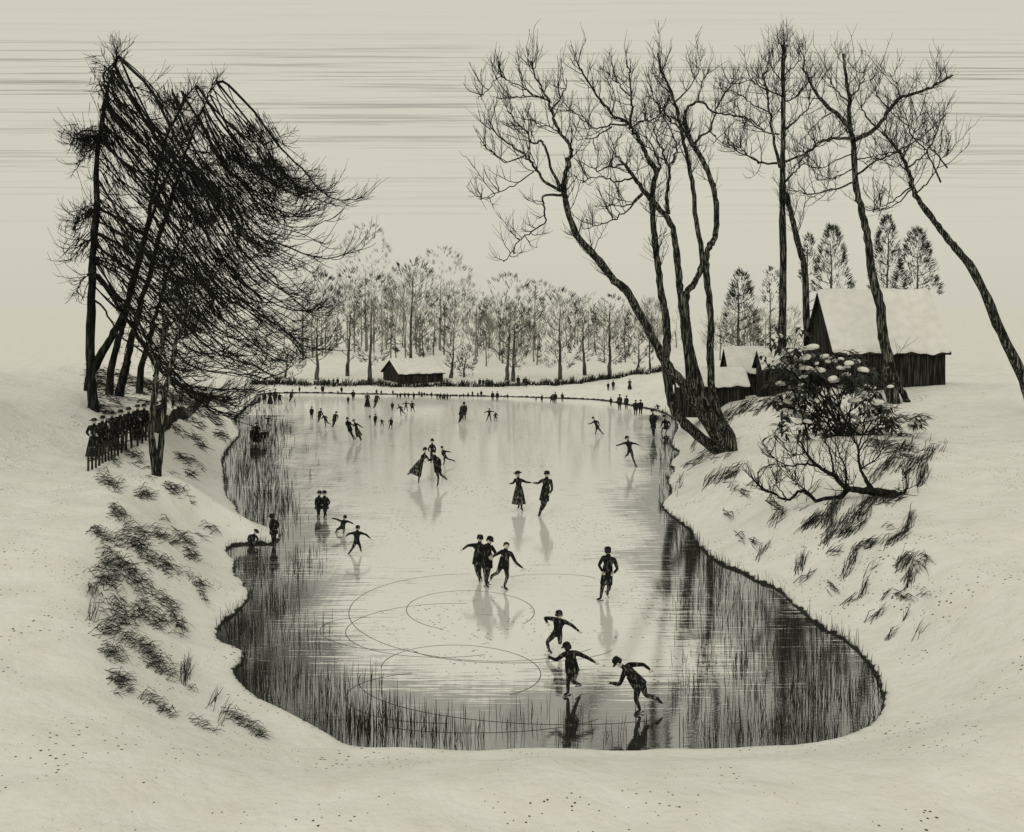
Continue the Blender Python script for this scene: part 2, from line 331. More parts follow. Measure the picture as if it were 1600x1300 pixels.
# skate grooves cut in figures of eight
def groove(cx, cy, rx, ry, a0, a1, rot=0):
    th = np.linspace(a0, a1, 60); x = cx + rx * np.cos(th) ; y = cy + ry * np.sin(th) + rot * (x - cx)
    Y = 16000 / (y - HOR); P = np.c_[(x - CX) / F * Y, Y, np.full(60, .004)]
    T = unit(np.gradient(P, axis=0)); S = np.c_[-T[:, 1], T[:, 0], T[:, 2] * 0] * .012
    g = MB(); g.grid(np.stack([P - S, P + S], 1)); return g.build("skate_groove", M["scratch"], ice)
for a in [(735,955,100,32,2.0,6.9,.02),(760,965,215,68,.7,4.6,.03),(700,985,160,42,1.2,4.9,-.02),(800,1010,160,26,.2,2.9,0),(720,1050,125,42,3.2,7.2,.03),(860,1070,300,62,1.0,3.3,.02),
          (690,1090,150,40,1.5,4.4,.0),(590,990,90,25,1.0,4.6,.05),(760,1115,190,30,.4,2.6,-.02),(860,905,70,8,3.3,6.2,0)]: groove(*a)

# ------------------------------------------------------------------ grass and added stalks (uncountable)
RG = np.random.default_rng(11)
def tufts(name, clusters, sgn, label):
    g = MB()
    for c in clusters:
        cx, cy, w_, h_ = c[:4]; n = int(1.35 * (c[4] if len(c) > 4 else int(w_ * h_ / 10) + 6))
        ang = (c[5] if len(c) > 5 else (sgn * 33 if sgn > 0 else RG.choice((-35, -22, -48, -30, 18, -65)))) + RG.normal(0, 7)
        a = np.radians(ang + RG.normal(0, 15, n)); ln = RG.uniform(9, 30, n) * (.6 + .4 * cy / 900)
        u = RG.uniform(-1, 1, n) * .62 + RG.normal(0, .14, n); v = RG.uniform(-1, 1, n) * .60 + RG.normal(0, .22, n); ca = math.radians(ang)
        x = cx + u * w_ * math.cos(ca) * .9 + v * h_ * -math.sin(ca); y = cy + u * w_ * math.sin(ca) * .9 + v * h_ * math.cos(ca)
        p0 = hit(x - np.cos(a) * ln / 2, y - np.sin(a) * ln / 2); p1 = hit(x + np.cos(a) * ln / 2, y + np.sin(a) * ln / 2)
        L = np.linalg.norm(p1 - p0, axis=1); ok = L < 4
        p0, p1 = p0[ok], p1[ok]; k = len(p0)
        p0[:, 2] += -.03; p1[:, 2] += RG.uniform(.04, .22, k)
        r = (.006 + .011 * RG.random(k)) * np.clip(p0[:, 1] / 40, .6, 2)
        g.strokes(p0, p1, r, np.c_[RG.normal(0, .03, k), RG.normal(0, .03, k), RG.uniform(.0, .05, k) + .14 * (RG.random(k) < .2)])
    return props(g.build(name, M["grass"]), label, None, None, "stuff")
LB = [(172,755,34,14),(228,775,25,10),(185,805,28,14),(215,830,30,12),(268,765,24,9),(300,742,14,8),(160,840,30,15),(205,850,40,18),(180,880,40,20),(230,870,30,16),(250,840,25,12),(285,845,25,12),(300,870,20,12),
 (265,890,30,15),(215,910,45,20),(170,905,40,22),(190,960,50,22),(235,965,50,20),(262,945,34,13),(280,978,34,9),(175,985,30,20),(215,1010,38,15),(240,1032,30,14),(180,1025,34,15),(250,1050,40,8),(290,1052,26,12,24,-60),
 (190,1070,38,14),(240,1100,27,9),(262,1118,20,7),(375,1128,35,9),(402,1146,30,7),(352,1118,16,7,8,-50),(325,1142,28,7,14),(335,1095,16,6,7,-60),(300,1080,14,5,5),(310,915,20,8),(318,935,16,7,8),
 (300,660,34,9),(332,655,32,11),(310,690,32,9),(290,720,26,10),(345,682,22,7),(280,675,22,8),(318,625,30,8),(205,712,44,7),(232,742,24,9),(160,602,40,14,50),(205,620,50,10,50),(240,590,44,18,60),(292,600,40,14,50),(270,565,44,20,60),(160,560,40,18,50),(300,575,50,16,50),(170,618,50,14,90),(215,600,60,14,110),(255,612,50,14,90),(160,640,30,10,40),(290,630,44,12,70),(320,640,40,10,50),(200,582,60,12,90),(150,588,34,16,60),(345,628,30,8,40),(235,630,40,10,50),(270,590,50,14,80),(185,560,50,12,60),
 (330,600,40,12,40),(350,620,24,6,16),(150,925,16,20,24,70),(150,960,14,12,10,-60),(330,830,20,6,10),(345,820,18,5,8)]
LB += [(RG.uniform(150, 400), 0, 14, 6, 4) for _ in range(40)]
LB = [(c[0], RG.uniform(680 + abs(c[0] - 250) * .5, 1130), *c[2:]) if c[1] == 0 else c for c in LB]; LB = [c for c in LB if not (c[0] > 330 and 700 < c[1] < 1090)]
tufts("bank_grass", LB, 1, "dark dry grass strewn over the snowy left bank")
RB = [(1140,742,34,10),(1112,748,22,8),(1155,642,44,11),(1200,628,44,11),(1240,618,34,10),(1132,662,28,8),(1162,772,15,7,14,38),(1212,792,22,7,22,38),(1215,812,22,8,18),(1270,818,34,11),(1300,836,34,9),(1345,800,64,14),(1300,800,44,14),(1385,782,44,12),
 (1330,832,44,9),(1352,856,32,8),(1402,842,34,9),(1412,882,26,12),(1330,882,38,7,24),(1440,885,14,22,26,50),(1422,905,22,9),(1250,886,28,8,18),(1395,702,56,18),(1422,690,44,14),(1432,722,44,14),(1382,732,44,11),(1442,745,34,9),(1425,655,46,7,30,10),(1374,962,24,5,12),(1412,936,22,7,14),
 (1137,806,15,6,8,40),(1157,842,12,5,8,50),(1178,852,12,5,8,50),(1392,996,12,3,8),(1192,862,20,5,10,-50),(1262,905,18,5,8),(1330,940,14,5,6),(1420,820,26,8),(1460,700,24,20,26),(1090,722,40,8,24),(1060,760,16,6,8),(1350,920,20,6,10),(1300,925,14,6,8,60),(1440,930,14,6,6)]
RB += [(1108,706,34,8,16),(1138,698,26,7,14),(1128,716,28,6,14),(1085,695,18,6,8)] + [(RG.uniform(1130, 1460), 0, 12, 5, 4) for _ in range(26)]
RB = [(c[0], RG.uniform(720 + max(0, 1250 - c[0]) * .2, 740 + (c[0] - 1100) * .75), *c[2:]) if c[1] == 0 else c for c in RB]
tufts("slope_grass", RB, -1, "dark dry grass strewn over the snowy right bank")
# thin stalks added along the edge, standing in for bank reflections
g = MB(); B = np.roll(POND, -1, 0); p0s, p1s, rs = [], [], []
for (ax, ay), (bx, by) in zip(POND, B):
    L = math.hypot(bx - ax, by - ay)
    if min(ay, by) > 100 or max(ay, by) < 23.4: continue
    n = int(L * RG.uniform(1, 11) * (1 if ay < 60 else .5)); 
    for _ in range(n):
        t = RG.random(); nx, ny = -(by - ay) / L, (bx - ax) / L; o = RG.uniform(-.10, .12)
        x, y = ax + (bx - ax) * t + nx * o, ay + (by - ay) * t + ny * o; h = RG.uniform(.12, .5) * (1.5 if RG.random() < .12 else 1)
        p0s.append((x, y, -.05)); p1s.append((x + RG.normal(0, .07), y + RG.normal(0, .07), h)); rs.append(.011 * max(1, y / 45))
# more added stalks beyond the edge, drawn where reflections darken the ice
for x0_, x1_, y0_, y1_, n in [(372,450,635,700,330),(352,455,690,750,330),(365,460,740,800,300),(385,470,790,835,130),(372,430,862,905,110),(430,505,865,905,90),(390,470,915,960,110),(352,420,965,1010,120),(420,520,965,1020,60),(375,470,1040,1085,170),(470,600,1050,1110,110),
      (480,640,1100,1150,200),(560,760,1120,1168,200),(760,1010,1110,1168,70),(1040,1085,800,870,110),(1075,1150,850,930,170),(1040,1110,900,1000,90),(1110,1230,915,990,230),(1090,1250,990,1060,170),(1230,1330,975,1060,200),(1130,1360,1060,1120,280),(1060,1320,1120,1165,220),(1050,1110,1000,1140,60),(1030,1060,700,790,60)]:
    xs_ = RG.uniform(x0_, x1_, n); ys_ = RG.uniform(y0_, y1_, n); c_ = RG.normal(0, 1, (max(3, n // 12), 2)) * A((x1_ - x0_) * .3, (y1_ - y0_) * .3) + A((x0_ + x1_) / 2, (y0_ + y1_) / 2)
    q_ = RG.integers(0, len(c_), n); xs_ = np.where(RG.random(n) < .6, c_[q_, 0] + RG.normal(0, 9, n), xs_); ys_ = np.where(RG.random(n) < .6, c_[q_, 1] + RG.normal(0, 7, n), ys_); ys_ = np.minimum(ys_, 1170)
    Y_ = 16000 / (ys_ - HOR); X_ = (xs_ - CX) / F * Y_; ok = shore_dist(X_, Y_) < .1
    for x, y in zip(X_[ok], Y_[ok]):
        h = RG.uniform(.15, .62); p0s.append((x, y, -.03)); p1s.append((x + RG.normal(0, .03), y + RG.normal(0, .03), h)); rs.append(.0085 * max(.9, y / 36))
g.strokes(np.array(p0s), np.array(p1s), np.array(rs)); props(g.build("reflection_stalks", M["grass"]), "thin dark stalks added along the pond edge as reflection strokes", None, None, "stuff")

# ------------------------------------------------------------------ trees
def part_tubes(name, paths, mats, parent, sides=8):
    g = MB()
    for P, r0, r1 in paths:
        n = len(P); t = np.linspace(0, 1, n)
        R = r0 + (r1 - r0) * t ** .8
        rr = np.random.default_rng(int(abs(P[0, 0] * 977)) + n); R = R * (1 + rr.normal(0, .06, n))
        g.tubes(P, R, sides)
    return g.build(name, mats, parent)
def bare_tree(name, base, label, cat, stems, limbs, seed, Y, group=None, tw=1.0, n1=9, L1=2.4, L2=1.1, up=.35, curl=.7, rt=.026):
    """stems / limbs: (pixel polyline, width at foot px, width at tip px, depth drift)"""
    rng = np.random.default_rng(seed); root = empty(name, tuple(base), label, cat, group); S = Y / F
    allp = []
    for pts, w0, w1, dr in stems:
        P = limb(pts, Y, dr, n=len(pts) * 5, wob=.025, rng=rng); P = np.vstack([P[0] + A(.12, 0, -.9), P])
        part_tubes("trunk", [(P, w0 / 2 * S, w1 / 2 * S)], M["bark"], root, 10); allp.append((P, w0, w1, 1))
    for pts, w0, w1, Yo, dr in limbs:
        P = limb(pts, Y + Yo, dr, n=len(pts) * 4, wob=.05, rng=rng)
        part_tubes("limb", [(P, w0 / 2 * S, w1 / 2 * S)], M["bark"], root, 7); allp.append((P, w0, w1, 0))
    g = MB()
    for P, w0, w1, stem in allp:
        ln = np.linalg.norm(np.diff(P, axis=0), axis=1).sum()
        n = int(max(3, ln * (n1 * .10 if stem else n1 * .22) * tw))
        W = sprout(P, n, L1, rng, .55, .8, up, curl, 7, .62 if stem else .2, 1, .035, .5)
        g.tubes(W, taper(len(W), 7, rt * 1.25, rt * .55), 4)
        for q in W:
            V = sprout(q, rng.integers(4, 8), L2, rng, .6, .7, up * .8, curl * .9, 5, .15, 1, .025, .5)
            g.tubes(V, taper(len(V), 5, rt * .7, rt * .38), 3)
    g.build("crown", M["twig"], root); return root

YG = 65.0
bare_tree("multi_stem_tree", world(1118, 702, YG), "tall bare tree of five dark stems leaning from one foot on the right shore", "tree",
 [([(1136,702),(1110,668),(1087,631),(1066,598),(1042,569),(1009,508),(980,456),(962,440),(931,402),(900,365),(884,315),(880,294)],19,8,-5),
  ([(1123,706),(1087,677),(1058,647),(1048,618),(1040,573),(1042,517),(1037,478),(1030,434),(1025,390),(1020,340),(1019,309),(1025,265)],18,8,2),
  ([(1132,690),(1097,647),(1081,602),(1074,550),(1066,475),(1061,434),(1056,387),(1047,346),(1028,324),(1006,299),(991,277),(975,256)],18,5,-2),
  ([(1138,684),(1106,640),(1093,600),(1078,540),(1071,470),(1082,446),(1091,431),(1097,402),(1087,340),(1080,277),(1069,224),(1061,184),(1050,146),(1034,112),(1028,84)],16,3,3),
  ([(1143,682),(1122,644),(1112,602),(1110,550),(1110,485),(1103,418),(1106,390),(1117,371),(1120,331),(1112,284),(1097,249),(1081,224),(1073,206),(1069,187)],14,7,5)],
 [([(880,294),(884,268),(890,246),(892,234),(881,215),(870,199),(862,171),(850,143),(837,118),(828,96)],8,2,-5,-2),
  ([(876,298),(847,280),(831,255),(820,243),(803,230),(778,212),(762,187)],5,1.5,-5,-3),
  ([(876,292),(862,265),(850,230),(844,220),(834,223),(819,205),(803,184),(796,168)],5,1.5,-5,2),
  ([(878,305),(850,307),(850,327),(851,346),(825,365),(809,380),(787,410)],4,1.2,-5,-1),
  ([(834,268),(803,290),(772,302),(747,310)],2,1,-5,-1.5),([(862,171),(880,146),(887,121)],3,1,-6,1),([(850,152),(815,151),(787,152)],2.4,1,-6,-2),([(881,215),(862,200),(845,196),(826,186)],2.4,1,-6,1),
  ([(862,160),(835,148),(800,130),(778,122),(762,142),(745,155)],2,1,-6,-2),([(820,243),(790,252),(768,240),(750,222)],2.2,1,-6,1),
  ([(1025,265),(1012,246),(1000,221),(987,202),(981,193),(956,177),(931,146),(909,112),(902,96)],9,2,2,-3),([(985,198),(987,162),(984,115),(980,98)],5,1.5,2,2),
  ([(1022,280),(1030,262),(1024,240),(1010,215)],6,2,2,1),([(981,195),(950,196),(925,200),(900,178),(884,172)],3.5,1,2,-2),([(956,198),(930,214),(905,218)],3,1,2,-1),([(985,200),(1005,188),(1028,180),(1050,150)],3,1,2,2),
  ([(984,150),(965,130),(948,112)],3,1,2,-1),([(956,177),(960,150),(945,120)],2.5,1,1,1),
  ([(975,256),(959,259),(934,265),(925,260)],4,1,-4,-2),([(991,277),(965,285),(935,275),(908,288)],3.5,1,-3,-2),([(1006,299),(985,318),(962,322),(944,314)],3,1,-3,-1),([(1004,304),(975,335),(955,345),(930,352),(915,340)],3,1,-3,-2),([(975,256),(962,240),(958,225)],3,1,-4,1),
  ([(1044,334),(1042,306),(1045,268),(1041,252),(1031,227),(1020,200)],7,2,-1,1),([(1045,262),(1056,236),(1050,205),(1036,180)],4,1.2,-1,2),([(1041,252),(1020,236),(1004,226)],3,1,-1,-2),
  ([(1069,187),(1075,168),(1091,159),(1116,174),(1140,179),(1172,187),(1195,205)],6,1.5,5,2),([(1073,208),(1050,190),(1030,165),(1012,150)],4,1.2,5,-3),([(1083,226),(1097,212),(1109,206),(1116,177),(1130,150),(1150,120)],5,1.5,5,1),
  ([(1064,190),(1040,180),(1020,190),(1000,188)],3,1,3,-2),([(1055,160),(1075,140),(1090,115),(1095,96)],3.5,1,3,1),([(1091,159),(1096,130),(1110,110)],3,1,5,0),([(1109,206),(1125,220),(1140,230)],2,1,5,2),([(1050,146),(1030,130),(1015,108)],3,1,3,-1)],
 3, YG, n1=10, L1=2.0, L2=1.0, rt=.022)

YF = 84.0
bF = hit1(1238, 560)
bare_tree("tall_pine", world(1240, 590, YF), "tall straight tree with two trunks standing behind the snowy shrub", "tree",
 [([(1222,565),(1222,517),(1224,428),(1223,313),(1223,255),(1224,195),(1224,108),(1224,70)],15,5,0),
  ([(1262,565),(1260,511),(1258,428),(1248,384),(1237,339),(1228,300)],12,8,-.6)],
 [([(1219,262),(1209,216),(1201,169),(1199,142),(1190,116)],6,1.5,0,-2),([(1220,255),(1190,255),(1174,247),(1153,237),(1146,225)],4,1.2,0,-3),([(1226,253),(1262,238),(1290,219),(1318,216)],4,1.2,0,2),
  ([(1227,284),(1242,268),(1258,255)],4,1.5,0,1),([(1226,203),(1244,188),(1261,171),(1274,148)],4,1.2,0,-1),([(1218,210),(1195,205),(1172,190),(1150,180)],3,1,0,2),([(1224,160),(1245,150),(1262,128)],3,1,0,1),
  ([(1222,150),(1200,140),(1182,120)],3,1,0,-2),([(1201,175),(1180,165),(1160,150),(1140,140)],2.5,1,0,-1),([(1224,118),(1240,105),(1252,92)],2.5,1,0,0),([(1199,142),(1178,128),(1155,120)],2.5,1,0,1),([(1224,130),(1210,112),(1200,96)],2.5,1,0,1),
  ([(1190,255),(1165,240),(1150,222)],2,1,-1,-2)],
 7, YF, n1=11, L1=2.6, L2=1.3, rt=.026)

YH = 69.0
bare_tree("leaning_tree", world(1392, 618, YH), "dark knotted tree leaning in front of the snow roofed house", "tree",
 [([(1396,625),(1387,585),(1389,566),(1380,527),(1375,478),(1363,428),(1356,373),(1345,326),(1337,284),(1333,221),(1327,192),(1327,153),(1321,116),(1318,84)],22,4,2),
  ([(1420,634),(1404,600),(1390,568)],10,12,.2)],
 [([(1328,200),(1303,174),(1279,153),(1266,129),(1258,108),(1254,92)],8,2,1,-2),([(1335,219),(1369,200),(1390,171),(1408,153),(1442,142),(1468,129),(1490,118)],8,3,1,2),([(1333,216),(1300,217),(1280,222),(1262,240),(1240,262)],5,1.5,1,-2),
  ([(1336,284),(1298,297),(1264,303),(1240,297)],3.5,1,1,-2),([(1340,272),(1370,252),(1400,238),(1440,215),(1465,190)],4,1.2,1,1),([(1390,171),(1372,150),(1358,125)],3,1,2,-2),([(1408,153),(1400,130),(1388,112)],3,1,2,1),([(1369,200),(1352,178),(1345,165)],4,1.5,1,-1),
  ([(1303,174),(1285,185),(1268,200)],2.5,1,0,1),([(1334,240),(1306,250),(1285,262),(1265,262)],2.5,1,1,2),([(1336,262),(1306,276),(1278,282)],2.5,1,1,-2),([(1338,250),(1368,245),(1392,260)],2.5,1,1,2),([(1327,153),(1346,130),(1352,110)],3,1,1,2),([(1327,160),(1305,140),(1295,118)],3,1,1,-2)],
 9, YH, n1=10, L1=2.3, L2=1.1, rt=.022)
YI = 60.0
bare_tree("bowed_tree", world(1618, 640, YI), "bare tree at far right bowed over toward the left", "tree",
 [([(1618,660),(1598,590),(1560,510),(1530,440),(1500,395),(1479,371),(1455,339),(1432,308),(1421,274),(1411,247),(1395,224),(1379,208)],19,3,-2)],
 [([(1426,290),(1400,310),(1380,322),(1362,332)],3,1,-1,-1),([(1424,296),(1395,322),(1365,330)],2.5,1,-1,1),([(1418,262),(1442,245),(1460,215),(1470,180)],3.5,1,-1,1),([(1430,305),(1452,280),(1470,250),(1482,235)],3,1,-1,-1),([(1405,238),(1380,240),(1350,255)],2.5,1,-2,-1),
  ([(1470,285),(1448,238),(1425,210),(1412,180),(1400,160)],3,1,-1,2),([(1480,262),(1455,232),(1440,220)],3,1,-1,-2),([(1411,247),(1425,215),(1440,175)],3,1,-2,1)],
 12, YI, n1=11, L1=2.0, L2=1.0, rt=.020)

# drooping trees on the left slope
LT = [("far left edge", [(146,640),(141,560),(143,440),(150,330),(152,240),(163,170),(174,118),(186,88)], 16, -1),
      ("nearest the left edge", [(139,590),(160,550),(182,512),(204,459),(224,380),(240,300),(256,230),(285,165),(305,135)], 14, 1),
      ("middle", [(173,578),(184,535),(195,497),(212,420),(233,350),(258,280),(285,225),(300,195)], 11, 2),
      ("thickest", [(187,610),(196,575),(201,550),(217,487),(238,410),(260,335),(285,255),(312,180),(338,128)], 14, -2),
      ("farthest right", [(220,575),(230,540),(239,506),(255,450),(274,390),(292,350),(304,325)], 10, 1)]
LLAB = ["drooping tree with trunk at the far left edge of the slope", "leaning drooping tree, leftmost of the four dark trunks behind the spectators", "slim leaning trunk second of four behind the spectators, boughs drooping",
        "thick leaning trunk third of four on the left slope, long boughs overhanging", "short leaning trunk rightmost of four on the left slope, under hanging boughs"]
TR = []
rng = np.random.default_rng(21)
for (nm, pts, w_, dr), lab in zip(LT, LLAB):
    Yb = 57.0 if nm != "far left edge" else 52.0
    b = hit1(*pts[0]); Yb = float(np.clip(b[1], 50, 66))
    root = empty("drooping_tree", tuple(world(*pts[0], Yb)), lab, "tree", "drooping trees on the left slope")
    P = limb(pts, Yb, dr, n=40, wob=.04, rng=rng); P0 = P; P = np.vstack([P[0] + A(-.1, 0, -1.6), P]); part_tubes("trunk", [(P, w_ / 2 * Yb / F * 1.1, w_ / 2 * Yb / F * .12)], M["bark_dark"], root, 9)
    TR.append((root, catmull(pts, 40), P0, MB(), MB(), MB()))
KB = [[(345,121),(367,149),(401,181),(420,212),(436,237),(467,262),(479,281),(495,299),(514,310),(536,317),(556,313)],
 [(300,118),(340,180),(372,220),(395,250),(420,275),(440,290),(462,298),(480,296)],
 [(276,128),(310,190),(351,265),(379,284),(411,315),(448,334),(479,338),(511,327)],
 [(230,118),(251,180),(290,240),(330,285),(364,318),(386,349),(407,371),(448,384),(489,398),(517,402),(557,384)],
 [(214,162),(251,225),(295,262),(339,315),(370,365),(401,402),(432,427),(464,456),(495,478)],
 [(150,150),(214,212),(255,262),(292,320),(330,380),(372,430),(420,470),(470,487),(500,485)],
 [(139,193),(190,250),(245,310),(292,380),(339,440),(386,477),(432,512),(461,537),(489,553),(514,548)],
 [(139,318),(182,340),(245,392),(292,440),(335,490),(380,530),(420,560),(450,566)],
 [(139,377),(198,421),(245,459),(289,517),(339,553),(386,569),(425,590)],
 [(142,430),(195,470),(225,520),(255,570),(290,603),(340,608),(380,606),(402,602)],
 [(160,440),(214,528),(245,575),(282,603),(307,622),(345,641),(379,647),(400,628)]]
KB = [catmull(k, 24) for k in KB]
def bough(px_path, r0, main=True):
    s = px_path[0]; best = None; tv = unit(px_path[3] - px_path[0])
    for i, (root, pp, P, *_ ) in enumerate(TR):
        v = s - pp; al = v @ tv; pe = np.abs(v[:, 0] * tv[1] - v[:, 1] * tv[0]); d = np.linalg.norm(v, axis=1) + 1.5 * pe + np.where(al < 0, 60, 0); j = int(d.argmin())
        if best is None or d[j] < best[0]: best = (d[j], i, j)
    _, i, j = best; root, pp, P, gb, gt, gn = TR[i]
    Yt = P[j, 1]; q = catmull(np.vstack([pp[j], px_path[1::3], px_path[-1]]), 26)
    n = len(q); t = np.linspace(0, 1, n); Ys = Yt + rng.uniform(-7, 5) * t + rng.normal(0, .5) * np.sin(t * 3.1)
    W = np.c_[(q[:, 0] - CX) / F * Ys, Ys, CAM_H - (q[:, 1] - HOR) / F * Ys] + np.cumsum(rng.normal(0, .035, (n, 3)), 0)
    gb.tubes(W, np.linspace(r0, .018, n), 6)
    n1 = int(30 if main else 15)
    T = sprout(W, n1, 2.3, rng, 1.0, .42, -.10, .75, 7, .2, 1, .02, .35)
    gt.tubes(T, taper(len(T), 7, .022, .011), 4)
    for qv in T[::2]:
        V = sprout(qv, 3, 1.0, rng, .9, .5, -.05, .6, 5, .2, 1, .015, .3); gt.tubes(V, taper(len(V), 5, .013, .008), 3)
    # side branches that fork away from the sweep of the bough
    for _ in range(3 if main else 2):
        k_ = int(rng.uniform(.1, .7) * n); o_ = W[k_]; tw_ = unit(W[min(k_ + 1, n - 1)] - W[max(k_ - 1, 0)]); d_ = unit(tw_ * .55 + A(rng.normal(0, .45), rng.normal(0, .6), rng.normal(-.05, .55))); ss = np.linspace(0, 1, 9)[:, None]; L_ = rng.uniform(1.0, 2.6)
        Q_ = o_ + d_ * ss * L_ + A(.25, 0, rng.uniform(-.5, .45)) * ss ** 2 * L_ * .6 + np.cumsum(rng.normal(0, .03, (9, 3)), 0) * (ss > 0)
        gb.tubes(Q_, np.linspace(.035, .012, 9), 5); V_ = sprout(Q_, 7, .9, rng, .7, .7, .0, .5, 5, .2, 1, .02, .5); gt.tubes(V_, taper(len(V_), 5, .014, .008), 3)
    # hanging needle bunches, only on the inner two thirds
    nb = (int(rng.integers(3, 7)) if main else int(rng.integers(1, 5))) * (1 if px_path[0][1] < 400 else 0)
    for _ in range(nb):
        k = int(rng.uniform(.04, .62) * n); c = W[k]; m = int(rng.integers(14, 36))
        tdir = unit(W[min(k + 2, n - 1)] - W[max(k - 1, 0)]); side = rng.normal(0, 1, 3) * A(.4, 1, .3)
        o = c + rng.normal(0, 1, (m, 3)) * A(.30, .5, .26) + tdir * rng.uniform(-.6, .6, (m, 1))
        d = unit(tdir * .9 + A(.1, 0, -.5) + rng.normal(0, .12, (m, 3))); ln = rng.uniform(.4, 1.0, (m, 1))
        gn.strokes(o, o + d * ln, rng.uniform(.014, .026, m))
for y0, y1 in ((96,150),(112,205),(128,190),(150,235),(165,262),(185,300),(208,290),(235,330),(262,372),(285,400),(310,405),(335,430),(362,455),(390,470),(410,500),(430,520),(470,560)):      # boughs of the outermost tree
    e_ = rng.uniform(-22, 22); bough(catmull([(156, y0), (174, y0 + (y1 - y0) * .3), (195, y0 + (y1 - y0) * .62), (240, y1 + e_ * .5), (275 + e_, y1 + 22 + e_), (300 + e_, y1 + 26 + e_)], 20), rng.uniform(.04, .08))
for i, k in enumerate(KB): bough(k, .09)
for i in range(len(KB) - 1):
    for j in range(9):
        t = rng.uniform(.05, .95); p = KB[i] * (1 - t) + KB[i + 1] * t
        a = rng.uniform(0, .3); e = rng.uniform(.62, 1); s = np.linspace(a, e, 24) * 23; ii = s.astype(int); f = (s - ii)[:, None]
        p = p[ii] * (1 - f) + p[np.minimum(ii + 1, 23)] * f + rng.normal(0, 5, 2) + np.cumsum(rng.normal(0, .8, (24, 2)), 0)
        p[:, 0] = np.maximum(p[:, 0], 132) + 5 * np.sin(np.linspace(0, rng.uniform(4, 10), 24) + rng.uniform(0, 6)); p[:, 1] += 5 * np.sin(np.linspace(0, rng.uniform(4, 10), 24) + rng.uniform(0, 6))
        bough(p, rng.uniform(.03, .06), False)
# a few boughs on the far side of the trunks, away from the pond
for j in range(9):
    y0 = rng.uniform(190, 480); x0 = 147 + rng.uniform(-3, 6); L = rng.uniform(14, 34)
    bough(catmull([(x0, y0), (x0 - L * .5, y0 + L * .25), (x0 - L, y0 + L * .9)], 14), .05, False)
for root, pp, P, gb, gt, gn in TR:
    W = sprout(P[24:], 26, 1.7, rng, .8, .75, .35, .35, 8, 0, 1, .03, .5); gt.tubes(W, taper(len(W), 8, .032, .012), 4)
    for q in W:
        V = sprout(q, 5, .8, rng, .8, .6, .2, .4, 5, .2, 1, .02, .4); gt.tubes(V, taper(len(V), 5, .014, .008), 3)
    if gb.n: gb.build("bough", M["bark_dark"], root)
    if gt.n: gt.build("twigs", M["twig"], root)
    if gn.n: gn.build("crown", M["needle"], root)

# two-stemmed tree by the fence
b = hit1(246, 744); YV = b[1]
bare_tree("forked_tree", b, "two dark stems of one young tree standing alone before the fence on the left bank", "tree",
 [([(243,746),(237,669),(243,606),(245,575),(253,538),(262,500)],12,5,1),([(247,746),(254,669),(261,597),(270,559),(276,528),(295,484),(310,440)],12,3,-1)],
 [([(245,575),(235,545),(222,520)],3,1,0,1),([(254,536),(262,515),(258,490)],3,1,0,0),([(276,528),(300,515),(325,520)],3,1,0,-1),([(285,505),(280,480),(270,455)],3,1,0,1),([(243,600),(265,580),(290,575)],2.5,1,0,-2)],
 31, YV, n1=12, L1=1.5, L2=.8, up=.1, rt=.018)

